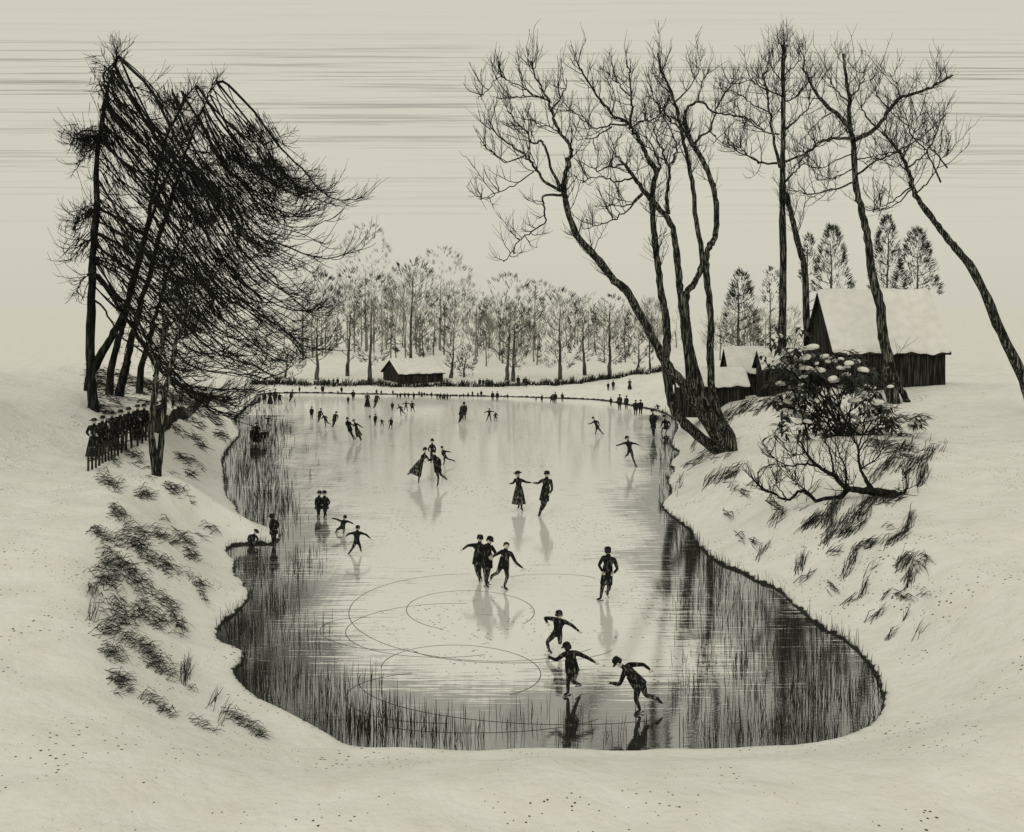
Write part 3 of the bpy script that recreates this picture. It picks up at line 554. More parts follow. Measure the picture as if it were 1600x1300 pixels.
# far trees: thin trunks, rising limbs, crown of fine twig ends
def far_tree(i, name, label, tx, yb, yt, cx, c0, c1, rx, Y, style, n=230, group="bare trees beyond the far hedge"):
    rng = np.random.default_rng(100 + i); zg = float(hz((tx - CX) / F * Y, Y)); S = Y / F
    base = A((tx - CX) / F * Y, Y, zg); root = empty(name, tuple(base), label, "tree", group)
    top = world(tx + (cx - tx) * .3, yt, Y); k = 14; t = np.linspace(0, 1, k)[:, None]
    P = base + (top - base) * t + np.cumsum(rng.normal(0, .05, (k, 3)), 0) * (t > 0); P[0, 2] -= .3
    tw_, bk = (M["haze_twig"], M["haze_twig"]) if style == "pale" else (M["far_twig"], M["far_bark"])  # haze_twig is just the pale even twig tone
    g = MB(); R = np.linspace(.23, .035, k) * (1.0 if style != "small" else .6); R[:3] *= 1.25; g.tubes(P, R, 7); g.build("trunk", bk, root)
    cz0 = CAM_H - (c1 - HOR) * S; cz1 = CAM_H - (c0 - HOR) * S; rxm = rx * S; c = A((cx - CX) / F * Y, Y, 0)
    g = MB(); nl = 9 if style != "conifer" else 22
    for q in range(nl):
        f = (q + .5) / nl; p0 = P[min(k - 1, int((.18 + .78 * f) * k))]; a = rng.uniform(0, 6.28)
        if q % 2: a = rng.choice([0, math.pi]) + rng.normal(0, .4)
        ln = rxm * rng.uniform(.5, .95) * math.sqrt(max(.1, 1 - (2 * f - .9) ** 2 * .9)); s = np.linspace(0, 1, 6)[:, None]
        W = p0 + ln * .85 * (A(math.cos(a), math.sin(a), 0) * s + A(0, 0, .7 if style != "conifer" else .45) * s ** 1.6)
        g.tubes(W, np.linspace(.05, .022, 6), 4)
        if style != "pale":
            V = sprout(W, 4, rxm * .35, rng, .8, .5, .3, .4, 4, .3); g.tubes(V, taper(len(V), 4, .03, .02), 3)
    g.build("limb", bk, root)
    g = MB(); 
    # ragged bunches of twig ends over the crown
    nb = max(24, n // 2); th = rng.uniform(0, 6.283, nb); u = rng.uniform(-.95, 1, nb)
    pw = .75 if style != "conifer" else .5
    for a, uu in zip(th, u):
        m = int(rng.integers(4, 9)); rad = math.sqrt(max(0, 1 - uu * uu)) if style != "conifer" else max(.08, (1 - (uu + 1) / 2) ** .6)
        rad *= rng.uniform(.85, 1.05); zz = (cz0 + cz1) / 2 + (cz1 - cz0) / 2 * uu
        ctr = c + A(math.cos(a) * rad * rxm, math.sin(a) * rad * rxm, zz)
        tang = A(-math.sin(a) * .6, math.cos(a) * .6, 1.0 if abs(uu) < .8 else .1) * .38
        o = ctr + tang * rng.uniform(-1, 1, (m, 1)) * .8 + rng.normal(0, .10, (m, 3))
        d = unit(A(math.cos(a) * .8, math.sin(a) * .8, .75 + .3 * uu) + rng.normal(0, .16, (m, 3))); ln = rng.uniform(.28, .66, (m, 1)) * (rxm / 3) ** .4
        g.strokes(o, o + d * ln, .022 if style == "pale" else .026)
    g.build("crown", tw_, root); return root
FT = [("small bare tree farthest left behind the drooping bough tips",446,588,545,455,540,587,20,126,"small",120),
 ("tall bare tree, second from left beyond the far hedge",495,597,500,503,428,560,30,128,"bare",230),
 ("narrow bare tree between the two tall ones left of the hut",543,592,480,545,422,560,26,134,"bare",210),
 ("tall bare tree just left of the far hut",578,590,458,583,432,575,33,126,"bare",260),
 ("tallest bare tree, rising right behind the far hut",640,590,425,645,405,560,45,131,"bare",330),
 ("slim bare tree behind the right half of the hut roof",661,590,500,663,490,560,17,136,"small",90),
 ("broad bare tree just right of the far hut",704,594,538,722,455,580,34,129,"bare",240),
 ("thin sapling right of the far hut behind the hedge",724,594,550,728,540,592,14,131,"small",80),
 ("wide pale bare tree in the middle beyond the hedge",792,602,500,797,430,560,48,128,"bare",280),
 ("second trunk close beside the wide middle tree, lower crown",802,600,508,806,475,580,26,126,"bare",150),
 ("tall oval bare tree right of the middle of the far shore",875,598,487,873,452,580,40,128,"bare",270),
 ("narrow bare tree between two oval trees on the far shore",914,594,500,910,465,565,24,133,"bare",150),
 ("oval bare tree with many side limbs left of the leaning stem",953,588,478,955,463,572,31,126,"bare",270),
 ("small bare tree right beside the leaning stem on the far shore",996,583,520,998,486,570,22,124,"small",150),
 ("pale tree barely seen between the leaning stem and next stem",1016,582,510,1012,478,545,14,132,"small",80),
 ("very pale tall tree crown far behind the left trees",572,585,420,572,348,520,44,185,"pale",620),
 ("very pale broad crown far behind, right of the tallest tree",688,585,440,690,388,530,50,190,"pale",620),
 ("very pale crown far behind the far left trees",470,585,440,485,410,540,34,180,"pale",420),
 ("very pale crown far behind the middle of the far shore",836,585,440,838,440,560,44,190,"pale",480)]
for i, f in enumerate(FT):
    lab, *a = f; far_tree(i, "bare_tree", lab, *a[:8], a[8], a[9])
RT = [("pointed evergreen behind the sheds, left of the tall straight trunks",1157,548,438,1158,424,545,33,104,"conifer",420),
 ("round tree behind the left end of the house roof",1300,520,383,1300,352,458,31,112,"conifer",460),
 ("tall tree behind the middle of the house roof",1386,520,365,1386,340,458,28,112,"conifer",460),
 ("spreading tree behind the right end of the house roof",1432,520,385,1432,358,462,36,114,"conifer",500),
 ("small bushy treetop left of the house behind the straight trunks",1263,520,385,1264,364,440,14,116,"conifer",180),
 ("thin young tree between the sheds and the tall straight trunks",1206,556,430,1206,420,520,13,100,"small",110)]
for i, f in enumerate(RT):
    lab, *a = f; far_tree(40 + i, "evergreen_tree", lab, *a[:8], a[8], a[9], "trees behind the house and sheds")

rng = np.random.default_rng(66); g = MB()          # the wood behind them, one feathery mass of frosted twig ends
for _ in range(74):
    Yw = rng.uniform(150, 215); cx_p = rng.uniform(395, 1065) if rng.random() < .9 else rng.uniform(1090, 1230); hpx = rng.uniform(75, 125) * (1 + .35 * math.exp(-((cx_p - 600) / 130) ** 2)); S = Yw / F
    x = (cx_p - CX) * S; zg = float(hz(x, Yw)); top = CAM_H + (HOR - (585 - hpx)) * S; rx = rng.uniform(16, 30) * S; zc = zg + (top - zg) * .56; rz_ = (top - zg) * .44
    nb = 34; th = rng.uniform(0, 6.283, nb); u = rng.uniform(-.98, 1, nb); rr = np.sqrt(1 - u * u) * rng.uniform(.8, 1.06, nb)
    c = np.c_[x + np.cos(th) * rr * rx, Yw + np.sin(th) * rr * rx, zc + u * rz_]
    o = np.repeat(c, 6, 0) + rng.normal(0, .32, (nb * 6, 3)); d = unit(np.c_[np.repeat(np.cos(th) * .55, 6), np.repeat(np.sin(th) * .3, 6), np.full(nb * 6, .9)] + rng.normal(0, .2, (nb * 6, 3)))
    g.strokes(o, o + d * rng.uniform(.5, 1.2, (nb * 6, 1)), .027)
    st = np.linspace(0, 1, 6)[:, None]; g.tubes(A(x, Yw, zg - .3) + A(0, 0, (top - zg) * .8) * st + np.cumsum(rng.normal(0, .08, (6, 3)), 0), np.linspace(.13, .03, 6), 4)
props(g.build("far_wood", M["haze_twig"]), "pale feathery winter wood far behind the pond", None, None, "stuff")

# ------------------------------------------------------------------ hedge, fences
rng = np.random.default_rng(77)
hp = hit([392,440,500,560,600,650,700,760,800,850,880,920,960,1005,1052],[601,602,602,603,604,605,604,604,603,602,601,597,592,586,579])
H_ = catmull(hp, 900); g = MB(); n = 2600
k = rng.integers(0, 899, n); p0 = H_[k] + rng.normal(0, 1, (n, 3)) * A(.07, .22, 0); p0[:, 2] = hz(p0[:, 0], p0[:, 1]) - .05
bunch = .65 + .35 * np.sin(k * .21) * np.sin(k * .057 + 1)
p1 = p0 + np.c_[rng.normal(.1, .22, n), rng.normal(0, .2, n), rng.uniform(.35, 1.0, n) * bunch + .15]
g.strokes(p0, p1, rng.uniform(.022, .045, n)); 
props(g.build("hedge", M["grass"]), "low dark clipped hedge running along the whole far shore", "hedge")

def fence(name, label, P, top, step, post_r, rails, picket=False, cat="fence", th=.04):
    root = empty(name, tuple(P[0]), label, cat); L = np.r_[0, np.cumsum(np.linalg.norm(np.diff(P[:, :2], axis=0), axis=1))]
    def at(s): return A(*[np.interp(s, L, P[:, q]) for q in range(3)])
    n = int(L[-1] / step)
    for q in range(n + 1):
        p = at(q * step); z = float(hz(p[0], p[1])); g = MB(); h = top * rng.uniform(.94, 1.05)
        g.box((p[0], p[1], z + h / 2 - .1), (post_r, post_r, h / 2 + .1), rng.uniform(-.2, .2), taper=.8); g.build("post", M["wood"], root, False)
    for f in rails:
        s = np.linspace(0, L[-1], n * 3 + 2); Q = np.array([at(x) for x in s]); Q[:, 2] = hz(Q[:, 0], Q[:, 1]) + top * f + rng.normal(0, .012, len(s))
        g = MB(); g.tubes(Q + A(0, -.03, 0), np.full(len(s), th), 5); g.build("rail", M["wood"], root)
    return root
q = hit([138,152,190,229,262],[736,731,709,689,672])
fence("spectator_fence", "dark post and rail fence on the left bank in front of the spectators", catmull(q, 30), .88, .55, .045, (.97, .5), th=.035)
q = hit([264,285,315,332],[672,656,632,622])
fence("picket_fence", "dark close picket fence running from the forked tree toward the far shore", catmull(q, 30), .85, .8, .04, (.9, .4), th=.03)
YR = 68.0
def stairs_pts(l): return np.array([world(x, y, YR - 2 + 6 * (x - 1120) / 120) for x, y in l])
q = hit([1122,1150,1180,1210,1244],[634,625,616,610,604])
fence("handrail", "sloping wooden handrail with posts climbing between sheds and shrub", catmull(q, 20), 1.15, .9, .06, (.97, .45), th=.05)

# ------------------------------------------------------------------ buildings
def gable_house(name, label, cat, x0, y0, L, W, zb, ze, zr, rz=0, over=.35, thick=.22, doors=(), wins=(), seed=1):
    """long side faces the viewer; front left corner at (x0, y0); ridge along local x"""
    rg = np.random.default_rng(seed); root = empty(name, (x0, y0, zb), label, cat)
    c_, s_ = math.cos(rz), math.sin(rz)
    def T(V): V = np.asarray(V, float); return np.stack([x0 + V[..., 0] * c_ - V[..., 1] * s_, y0 + V[..., 0] * s_ + V[..., 1] * c_, V[..., 2]], -1)
    # walls as upright boards, each with its own thickness and shade of the grain
    g = MB(); bw_ = .22
    def board(a, b, z0, z1a, z1b, nrm):
        d = rg.uniform(0, .025); o = np.array(nrm) * d
        v = [(a[0], a[1], z0), (b[0], b[1], z0), (b[0], b[1], z1b), (a[0], a[1], z1a)]; v = np.array(v, float) + np.r_[o, 0]
        back = v - np.r_[np.array(nrm) * .08, 0]
        g.add(T(np.vstack([v, back])), [[0, 1, 2, 3], [7, 6, 5, 4], [0, 4, 5, 1], [1, 5, 6, 2], [2, 6, 7, 3], [3, 7, 4, 0]])
    n = int(L / bw_)
    for i in range(n):
        a, b = i / n * L, (i + 1) / n * L - .012
        board((a, 0), (b, 0), zb - .6, ze, ze, (0, -1)); board((a, W), (b, W), zb - .6, ze, ze, (0, 1))
    n = int(W / bw_)
    for i in range(n):
        a, b = i / n * W, (i + 1) / n * W - .012
        f = lambda y: ze + (zr - ze) * (1 - abs(2 * y / W - 1)) - .02
        board((0, a), (0, b), zb - .6, f(a), f(b), (-1, 0)); board((L, a), (L, b), zb - .6, f(a), f(b), (1, 0))
    g.build("wall", M["plank"], root, False)
    # snow-laden roof: two soft slabs
    g = MB(); nx, ny = 40, 10; sl = (zr - ze) / (W / 2)
    xs = np.linspace(-over, L + over, nx); U = np.linspace(-over, W / 2, ny)
    for sgn in (0, 1):
        X_, Y_ = np.meshgrid(xs, U); Y_[0] += .07 * np.sin(X_[0] * 2.3 + seed) + .04 * np.sin(X_[0] * 6.1) + rg.normal(0, .012, nx); Z_ = ze + sl * Y_
        bumpy = thick * (1 + .18 * np.sin(X_ * 1.9 + seed) * np.sin(Y_ * 1.3 + 1)) + rg.normal(0, .015, X_.shape)
        edge = np.minimum(1, .45 + 3 * np.minimum.reduce([X_ + over, L + over - X_, Y_ + over])); top = Z_ + .06 + bumpy * edge
        Yw = Y_ if sgn == 0 else W - Y_
        up = T(np.stack([X_, Yw, top], -1)); dn = T(np.stack([X_, Yw, Z_ + .03], -1)); g.grid(up)
        rim = lambda a, b: g.grid(np.stack([a, b], 0))
        rim(up[0], dn[0]); rim(up[:, 0], dn[:, 0]); rim(up[:, -1], dn[:, -1])
    rf = g.build("roof", M["snow"], root)
    g = MB()
    for sgn in (0, 1):
        X_, Y_ = np.meshgrid(xs, U); Yw = Y_ if sgn == 0 else W - Y_
        g.grid(T(np.stack([X_, Yw, ze + sl * Y_ + .025], -1)))
        ev = T(np.array([[-over, -over if not sgn else W + over, ze - sl * over - .02], [L + over, -over if not sgn else W + over, ze - sl * over - .02]])); g.tubes(ev, [.06, .06], 4)
        for xx in (-over + .02, L + over - .02):
            vb = T(np.array([[xx, -over if not sgn else W + over, ze - sl * over], [xx, W / 2, zr]])); g.tubes(vb, [.07, .07], 4)
    e = g.build("eaves", M["plank"], rf)
    for dx, dw, dh in doors:
        g = MB(); v = T(np.array([[dx, -.05, zb + .0], [dx + dw, -.05, zb], [dx + dw, -.05, zb + dh], [dx, -.05, zb + dh]])); bk = T(np.array([[dx, -.0, zb], [dx + dw, 0, zb], [dx + dw, 0, zb + dh], [dx, 0, zb + dh]]))
        g.add(np.vstack([v, bk]), [[0, 1, 2, 3], [0, 4, 5, 1], [1, 5, 6, 2], [2, 6, 7, 3], [3, 7, 4, 0]]); g.build("door", M["wood"], root, False)
    return root
def zat(py, Y): return CAM_H - (py - HOR) / F * Y
gable_house("boat_house", "large dark plank house with steep snow covered roof behind the knotted tree", "house", 23.4, 74, 7.9, 7, 3.6, zat(545, 74), zat(458, 77.5), over=.3, thick=.26, seed=2, doors=((2.0, 1.0, 2.1),))
gable_house("far_hut", "small dark plank hut with snowy roof standing behind the far hedge", "hut", world(623, 600, 121.5)[0], 122.5, 5.6, 6.0, .7, zat(584, 122), zat(564, 124), rz=math.radians(26), over=.25, thick=.2, seed=3, doors=((1.6, .9, 1.4),))
gable_house("low_shed", "low dark shed with thick snowy roof right behind the stems of the big tree", "shed", world(1062, 610, 78)[0], 78, 5.0, 2.6, 2.2, zat(600, 78), zat(579, 79.3), over=.3, thick=.24, seed=4)
gable_house("tall_shed", "shed with a dark pointed gable and long snowy roof behind the low shed", "shed", world(1141, 590, 84)[0], 84, 3.4, 3.2, 2.4, zat(580, 84), zat(546, 85.6), over=.2, thick=.22, seed=5)
gable_house("small_shed", "small dark shed with rounded snowy roof left of the snowy shrub", "shed", world(1194, 590, 79)[0], 79, 2.6, 2.6, 2.6, zat(573, 79), zat(549, 80.3), over=.25, thick=.26, seed=6, doors=((.4, .8, .9),))

# ------------------------------------------------------------------ shrubs on the right bank
rng = np.random.default_rng(55)
def leafy_shrub():
    Y0 = 56.0; b = world(1320, 735, Y0); zb_ = float(hz(b[0], Y0)); root = empty("evergreen_shrub", (b[0], Y0, zb_), "large dark evergreen shrub loaded with snow in front of the house", "shrub")
    stems = MB(); leaves = MB(); snow = MB()
    outline = [(1215,545),(1235,560),(1255,585),(1285,578),(1300,600),(1262,620),(1325,590),(1345,605),(1365,620),(1390,640),(1300,640),(1330,650),(1360,660),(1395,665),(1270,650),(1240,640),(1290,675),(1320,690),(1350,690),(1375,700),(1240,665),(1405,690),(1340,720),(1365,725),(1310,715),(1280,700),(1225,600),(1245,530),(1260,555),(1225,575),(1275,560),(1310,570),(1335,575),(1385,715),(1350,745),(1390,740),(1330,742),(1370,755),(1400,752),(1225,630),(1255,605),(1250,590),(1412,672),(1408,715)]
    for (x, y) in outline:
        Yc = Y0 + rng.uniform(-2.2, 2.6); c = world(x, y, Yc)
        s = np.linspace(0, 1, 8)[:, None]; ft = A(b[0] + rng.normal(0, .7), Y0 + rng.normal(0, .5), zb_ - .1)
        W = ft + (c - ft) * s + A(0, 0, 1) * np.sin(s * 3.14) * .35 + rng.normal(0, .04, (8, 3)); stems.tubes(W, np.linspace(.055, .02, 8), 5)
        for _ in range(6):
            cc = c + rng.normal(0, .5, 3) + A(0, 0, rng.uniform(-.3, .2)); m = 16
            az = rng.uniform(0, 6.283, m); d = np.c_[np.cos(az), np.sin(az), rng.uniform(-.95, .35, m)]; d = unit(d); ln = rng.uniform(.40, .85, (m, 1))
            sd = unit(np.cross(d, A(0, 0, 1))) * rng.uniform(.06, .10, (m, 1)); up = np.cross(sd, d)
            o = cc + rng.normal(0, .10, (m, 3)); mid = o + d * ln * .5; tip = o + d * ln + A(0, 0, -.08)
            V = np.stack([o, mid - sd, tip, mid + sd, mid + unit(up) * .02], 1).reshape(-1, 3); i = np.arange(m)[:, None] * 5
            leaves.add(V, np.vstack([i + [0, 1, 4], i + [1, 2, 4], i + [2, 3, 4], i + [3, 0, 4]]))
        for _ in range(3):
            cc = c + rng.normal(0, .38, 3) + A(0, -.1, .12); th, ph = np.meshgrid(np.linspace(0, 6.283, 13), np.linspace(-.6, 1.57, 6)); e1, e2, e3 = rng.uniform(0, 6, 3)
            r = 1 + .22 * np.sin(2 * th + e1) + .16 * np.sin(5 * th + e2) * np.cos(ph); q = rng.uniform(.10, .27); tilt = rng.uniform(-.5, .5)
            V = np.stack([q * 1.3 * r * np.cos(th) * np.cos(ph), q * r * np.sin(th) * np.cos(ph), q * .72 * np.sin(ph) + q * tilt * np.cos(th - e3) * np.cos(ph) * .7], -1); sg = MB(); sg.grid(cc + V); sg.build("snow_clump", M["snow"], root)
        W2 = sprout(W, 5, 1.3, rng, .7, .8, .25, .5, 6, .4, 1, .03, .5); stems.tubes(W2, taper(len(W2), 6, .02, .009), 4)
    stems.build("stem", M["bark_dark"], root); leaves.build("foliage", M["leaf"], root, False)
leafy_shrub()
b = hit1(1395, 776); YS = float(b[1])
def low_shrub():
    root = empty("bare_shrub", tuple(b), "bare crooked shrub lying low on the snow with branches reaching left", "shrub")
    K = [([(1398,774),(1370,768),(1347,766),(1321,761),(1302,742),(1279,729),(1259,706),(1250,690)],15,2.5,-1.5),([(1362,764),(1352,748),(1344,732),(1341,700),(1330,680),(1318,665)],8,1.5,1.5),
     ([(1325,764),(1305,785),(1282,788),(1263,771),(1250,768),(1230,781),(1207,771),(1190,762),(1178,750)],9,1.5,-1),([(1341,706),(1352,690),(1362,672)],3.5,1,1),([(1302,742),(1300,715),(1290,690),(1284,668)],4.5,1,.8),
     ([(1279,729),(1258,725),(1235,728),(1215,720),(1200,705)],4,1,-1),([(1321,761),(1322,735),(1312,712),(1305,690)],4,1,.5),([(1344,732),(1365,720),(1380,700)],3,1,1),([(1230,781),(1215,760),(1212,750)],2.5,1,-.6),
     ([(1263,771),(1245,755),(1236,745)],3,1,-.5),([(1259,706),(1245,712),(1228,700)],2.5,1,-.8),([(1341,700),(1348,675),(1338,655)],3,1,.5),([(1398,774),(1412,768),(1420,760)],8,2,.3),([(1300,786),(1318,770),(1326,750),(1318,735)],3,1,-.3)]
    g = MB()
    for pts, w0, w1, dr in K:
        P = limb(pts, YS, dr, n=len(pts) * 4, wob=.02, rng=rng)
        P[:, 2] = np.maximum(P[:, 2], hz(P[:, 0], P[:, 1]) + .05)
        part_tubes("branch", [(P, w0 / 2 * YS / F, w1 / 2 * YS / F)], M["bark_dark"], root, 7)
        W = sprout(P, int(len(pts) * 3.2), 1.0, rng, .6, .6, .2, .5, 6, .3, 1, .02, .4); W[:, :, 2] = np.maximum(W[:, :, 2], hz(W[:, :, 0], W[:, :, 1]) + .03)
        g.tubes(W, taper(len(W), 6, .017, .009), 4)
        for q in W:
            V = sprout(q, 3, .5, rng, .7, .6, .2, .4, 4); g.tubes(V, taper(len(V), 4, .011, .007), 3)
    g.build("twigs", M["twig"], root)
low_shrub()

# ------------------------------------------------------------------ people
def lerp(a, b, t): return a + (b - a) * t
STAND = dict(head=(0, 0, 1.63), neck=(0, 0, 1.47), shL=(-.19, 0, 1.40), shR=(.19, 0, 1.40), elL=(-.25, .02, 1.13), elR=(.25, .02, 1.13), haL=(-.23, -.08, .88), haR=(.23, -.08, .88),
  pel=(0, 0, .95), hipL=(-.09, 0, .90), hipR=(.09, 0, .90), knL=(-.10, -.03, .50), knR=(.10, -.03, .50), anL=(-.10, 0, .09), anR=(.10, 0, .09), toL=(-.11, -.17, .05), toR=(.11, -.17, .05))
def pose(**k):
    d = {a: np.array(b, float) for a, b in STAND.items()}
    for a, b in k.items(): d[a] = np.array(b, float)
    return d
def skin_body(J, k, face, fingers, bulk=1.12):
    """one continuous figure grown by the Skin modifier from the joints; returns an evaluated mesh"""
    V, E, R, roots = [], [], [], []
    def v(p, r, par=None):
        V.append(tuple(p)); R.append(r * k); 
        if par is not None: E.append((par, len(V) - 1))
        return len(V) - 1
    up = unit(J["head"] - J["neck"]); f = unit(np.array([face[0], face[1], 0.0])); side = unit(np.cross(f, A(0, 0, 1)))
    b = bulk
    pel = v(J["pel"], .125 * b); roots.append(pel)
    wa = v(lerp(J["pel"], J["neck"], .36), .115 * b, pel); ch = v(lerp(J["pel"], J["neck"], .76), .135 * b, wa)
    nb = v(lerp(J["pel"], J["neck"], .97), .062, ch); hd = J["head"]
    jaw = v(hd - up * .075 * k + f * .02 * k, .068, nb); mid = v(hd + f * .004 * k, .094, jaw); top = v(hd + up * .085 * k - f * .01 * k, .070, mid)
    nose = v(hd - up * .02 * k + f * .118 * k, .016, mid)
    for s in (-1, 1): v(hd + side * s * .098 * k - up * .01 * k, .018, mid)
    for s in "LR":
        sh, el, ha = J["sh" + s], J["el" + s], J["ha" + s]
        a = v(sh, .075 * b, ch); a = v(lerp(sh, el, .5), .060 * b, a); a = v(el, .050 * b, a); a = v(lerp(el, ha, .55), .043 * b, a); wr = v(lerp(el, ha, .86), .034, a)
        d = unit(ha - el); pm = v(ha + d * .03 * k, .038, wr)
        if fingers:
            sd = unit(np.cross(d, A(.3, .9, .3))); nn = np.cross(sd, d)
            for q, (o, ln) in enumerate(((-.03, .062), (-.01, .075), (.011, .070), (.03, .055))):
                p = ha + d * .035 * k + sd * o * k; a = v(p, .0115); roots.append(a); a = v(p + d * ln * .55 * k + nn * .008 * k, .0105, a); v(p + d * ln * .85 * k + nn * (.026 + .004 * q) * k, .0085, a)
            p = ha - d * .005 * k + sd * -.03 * k; a = v(p, .0125); roots.append(a); a = v(p + (d * .5 - sd * .8) * .038 * k, .011, a); v(p + (d * 1.1 - sd * .95) * .05 * k, .009, a)
        hip, kn, an, to = J["hip" + s], J["kn" + s], J["an" + s], J["to" + s]
        a = v(hip, .098 * b, pel); a = v(lerp(hip, kn, .5), .083 * b, a); a = v(kn, .060 * b, a); a = v(lerp(kn, an, .4), .056 * b, a); a = v(an, .043, a); hl = a
        v(to, .034, a)
    me = bpy.data.meshes.new("sk"); me.from_pydata(V, E, []); o = bpy.data.objects.new("sk", me); COL.objects.link(o)
    o.modifiers.new("s", 'SKIN'); sm = o.modifiers.new("ss", 'SUBSURF'); sm.levels = 2 if fingers else 1; sm.render_levels = sm.levels
    lay = me.skin_vertices[0].data
    for i, r in enumerate(R): lay[i].radius = (r, r); lay[i].use_root = i in roots
    dg = bpy.context.evaluated_depsgraph_get(); dg.update()
    new = bpy.data.meshes.new_from_object(o.evaluated_get(dg)); bpy.data.objects.remove(o); bpy.data.meshes.remove(me)
    # cloth / skin by the nearest part of the body
    n = len(new.polygons); C = np.empty(n * 3); new.polygons.foreach_get("center", C); C = C.reshape(-1, 3)
    segs = [(hd - up * .04 * k, hd + up * .06 * k, 1, .0), (J["neck"], hd - up * .06 * k, 1, .02)]
    for s in "LR":
        segs += [(J["ha" + s], J["ha" + s] + unit(J["ha" + s] - J["el" + s]) * .1 * k, 1, 0), (J["sh" + s], lerp(J["el" + s], J["ha" + s], .86), 0, 0), (J["hip" + s], J["kn" + s], 2, 0), (J["kn" + s], J["an" + s], 2, 0), (J["an" + s], J["to" + s], 3, 0)]
    segs.append((J["pel"], lerp(J["pel"], J["neck"], .95), 0, -.05 * k))
    D = []
    for a, c, mi, off in segs:
        e = c - a; t = np.clip(((C - a) @ e) / (e @ e + 1e-9), 0, 1)[:, None]; D.append(np.linalg.norm(C - a - t * e, axis=1) + off)
    mi = np.array([s[2] for s in segs])[np.argmin(D, 0)]
    new.materials.clear()
    for x in ("cloth", "skin", "cloth_grey", "leather"): new.materials.append(M[x])
    new.polygons.foreach_set("material_index", mi.astype(np.int32)); new.polygons.foreach_set("use_smooth", np.ones(n, bool)); new.update()
    return new
def cone_mesh(g, a, b, r0, r1, n=20, folds=0, seed=0, flat=1., mi=0, rings=9, close=True):
    """a garment hanging from a to b"""
    t = np.linspace(0, 1, rings); th = np.linspace(0, 2 * math.pi, n, endpoint=False); ax = unit(b - a); s1 = unit(np.cross(ax, A(0, 1, .01))); s2 = np.cross(ax, s1)
    rr = np.random.default_rng(seed); ph = rr.uniform(0, 6.28, 3)
    V = []
    for q in t:
        r = r0 + (r1 - r0) * q ** .85; w_ = 1 + folds * q * (np.sin(5 * th + ph[0]) * .5 + np.sin(8 * th + ph[1]) * .35)
        V.append(a + (b - a) * q + np.outer(np.cos(th) * r * w_, s1) + np.outer(np.sin(th) * r * w_ * flat, s2))
    g.grid(np.array(V), mi, wrap=True)
    if close:
        c = np.array(V[-1]); m = c.mean(0) - ax * .06; i = np.arange(n)
        g.add(np.vstack([c, m]), np.stack([i, np.full(n, n), (i + 1) % n], 1), mi)
def hat_mesh(g, hd, up, k, kind, f):
    side = unit(np.cross(f, up)); f2 = np.cross(up, side); th = np.linspace(0, 2 * math.pi, 18, endpoint=False)
    prof = {"cap": [(.108, .015), (.116, .05), (.112, .095), (.075, .13), (.012, .14)], "bowler": [(.175, .045), (.165, .055), (.112, .06), (.112, .11), (.09, .155), (.04, .175), (.005, .178)],
            "broad": [(.21, .05), (.20, .065), (.115, .07), (.108, .13), (.06, .15), (.005, .155)], "hair": [(.100, -.045), (.111, .0), (.113, .05), (.095, .1), (.05, .125), (.005, .13)]}[kind]
    V = [hd + up * z * k - f2 * .012 * k + (np.outer(np.cos(th), side) + np.outer(np.sin(th), f2)) * r * k for r, z in prof]
    if kind == "hair":
        fr = np.sin(th); V = [hd - f2 * .018 * k + np.outer(np.cos(th), side) * r * k + np.outer(fr, f2) * r * k + np.outer(np.maximum(z, .055 * smooth(.1, .5, fr) - (1 - smooth(.1, .5, fr))), up) * k for r, z in prof]
    g.grid(np.array(V), 0, wrap=True)
    if kind == "cap":
        a = np.linspace(-1.1, 1.1, 9); o = hd + up * .035 * k; inn = o + (np.outer(np.sin(a), side) + np.outer(np.cos(a), f2)) * .105 * k; ou = o - up * .02 * k + (np.outer(np.sin(a), side) * .12 + np.outer(np.cos(a), f2) * .18) * k; g.grid(np.stack([inn, ou, ou - up * .012 * k, inn - up * .012 * k]))
def skate_mesh(an, to, k, scale=1.):
    d = unit(np.array([to[0] - an[0], to[1] - an[1], min(0, (to[2] - an[2]) * .5)])); 
    dn = unit(A(0, 0, -1) - d * (A(0, 0, -1) @ d)); s = np.cross(d, dn); g = MB()
    # curled runner
    L = .34 * k * scale; t = np.linspace(-.12 * k, L - .12 * k, 12); lift = np.where(t > .14 * k, ((t - .14 * k) / (.08 * k)) ** 2 * .03 * k, 0)
    c = an + d * t[:, None] + dn * (.082 * k - lift)[:, None]; h = dn * .024 * k; th_ = s * .006 * k
    g.grid(np.stack([c - h - th_, c - h + th_, c + h * .2 + th_, c + h * .2 - th_, c - h - th_], 0))
    for q in (-.06, .1):
        p = an + d * q * k + dn * .035 * k; e = p + dn * .04 * k; g.tubes(np.array([p, e]), [.012 * k, .010 * k], 5)
    return g
def px_pose(zoom, foot, joints, Y):
    ox, oy, s = zoom; zf = 0.0; J = {}
    for a, p in joints.items():
        x, y = ox + p[0] / s, oy + p[1] / s; J[a] = A((x - CX) / F * Y, (p[2] if len(p) > 2 else 0), (foot - y) / F * Y)
    return J
def finish(J, cx):
    """fill in joints the photo hides, and shift to local x"""
    J = {a: b - A(cx, 0, 0) for a, b in J.items()}
    return J
PEOPLE = []
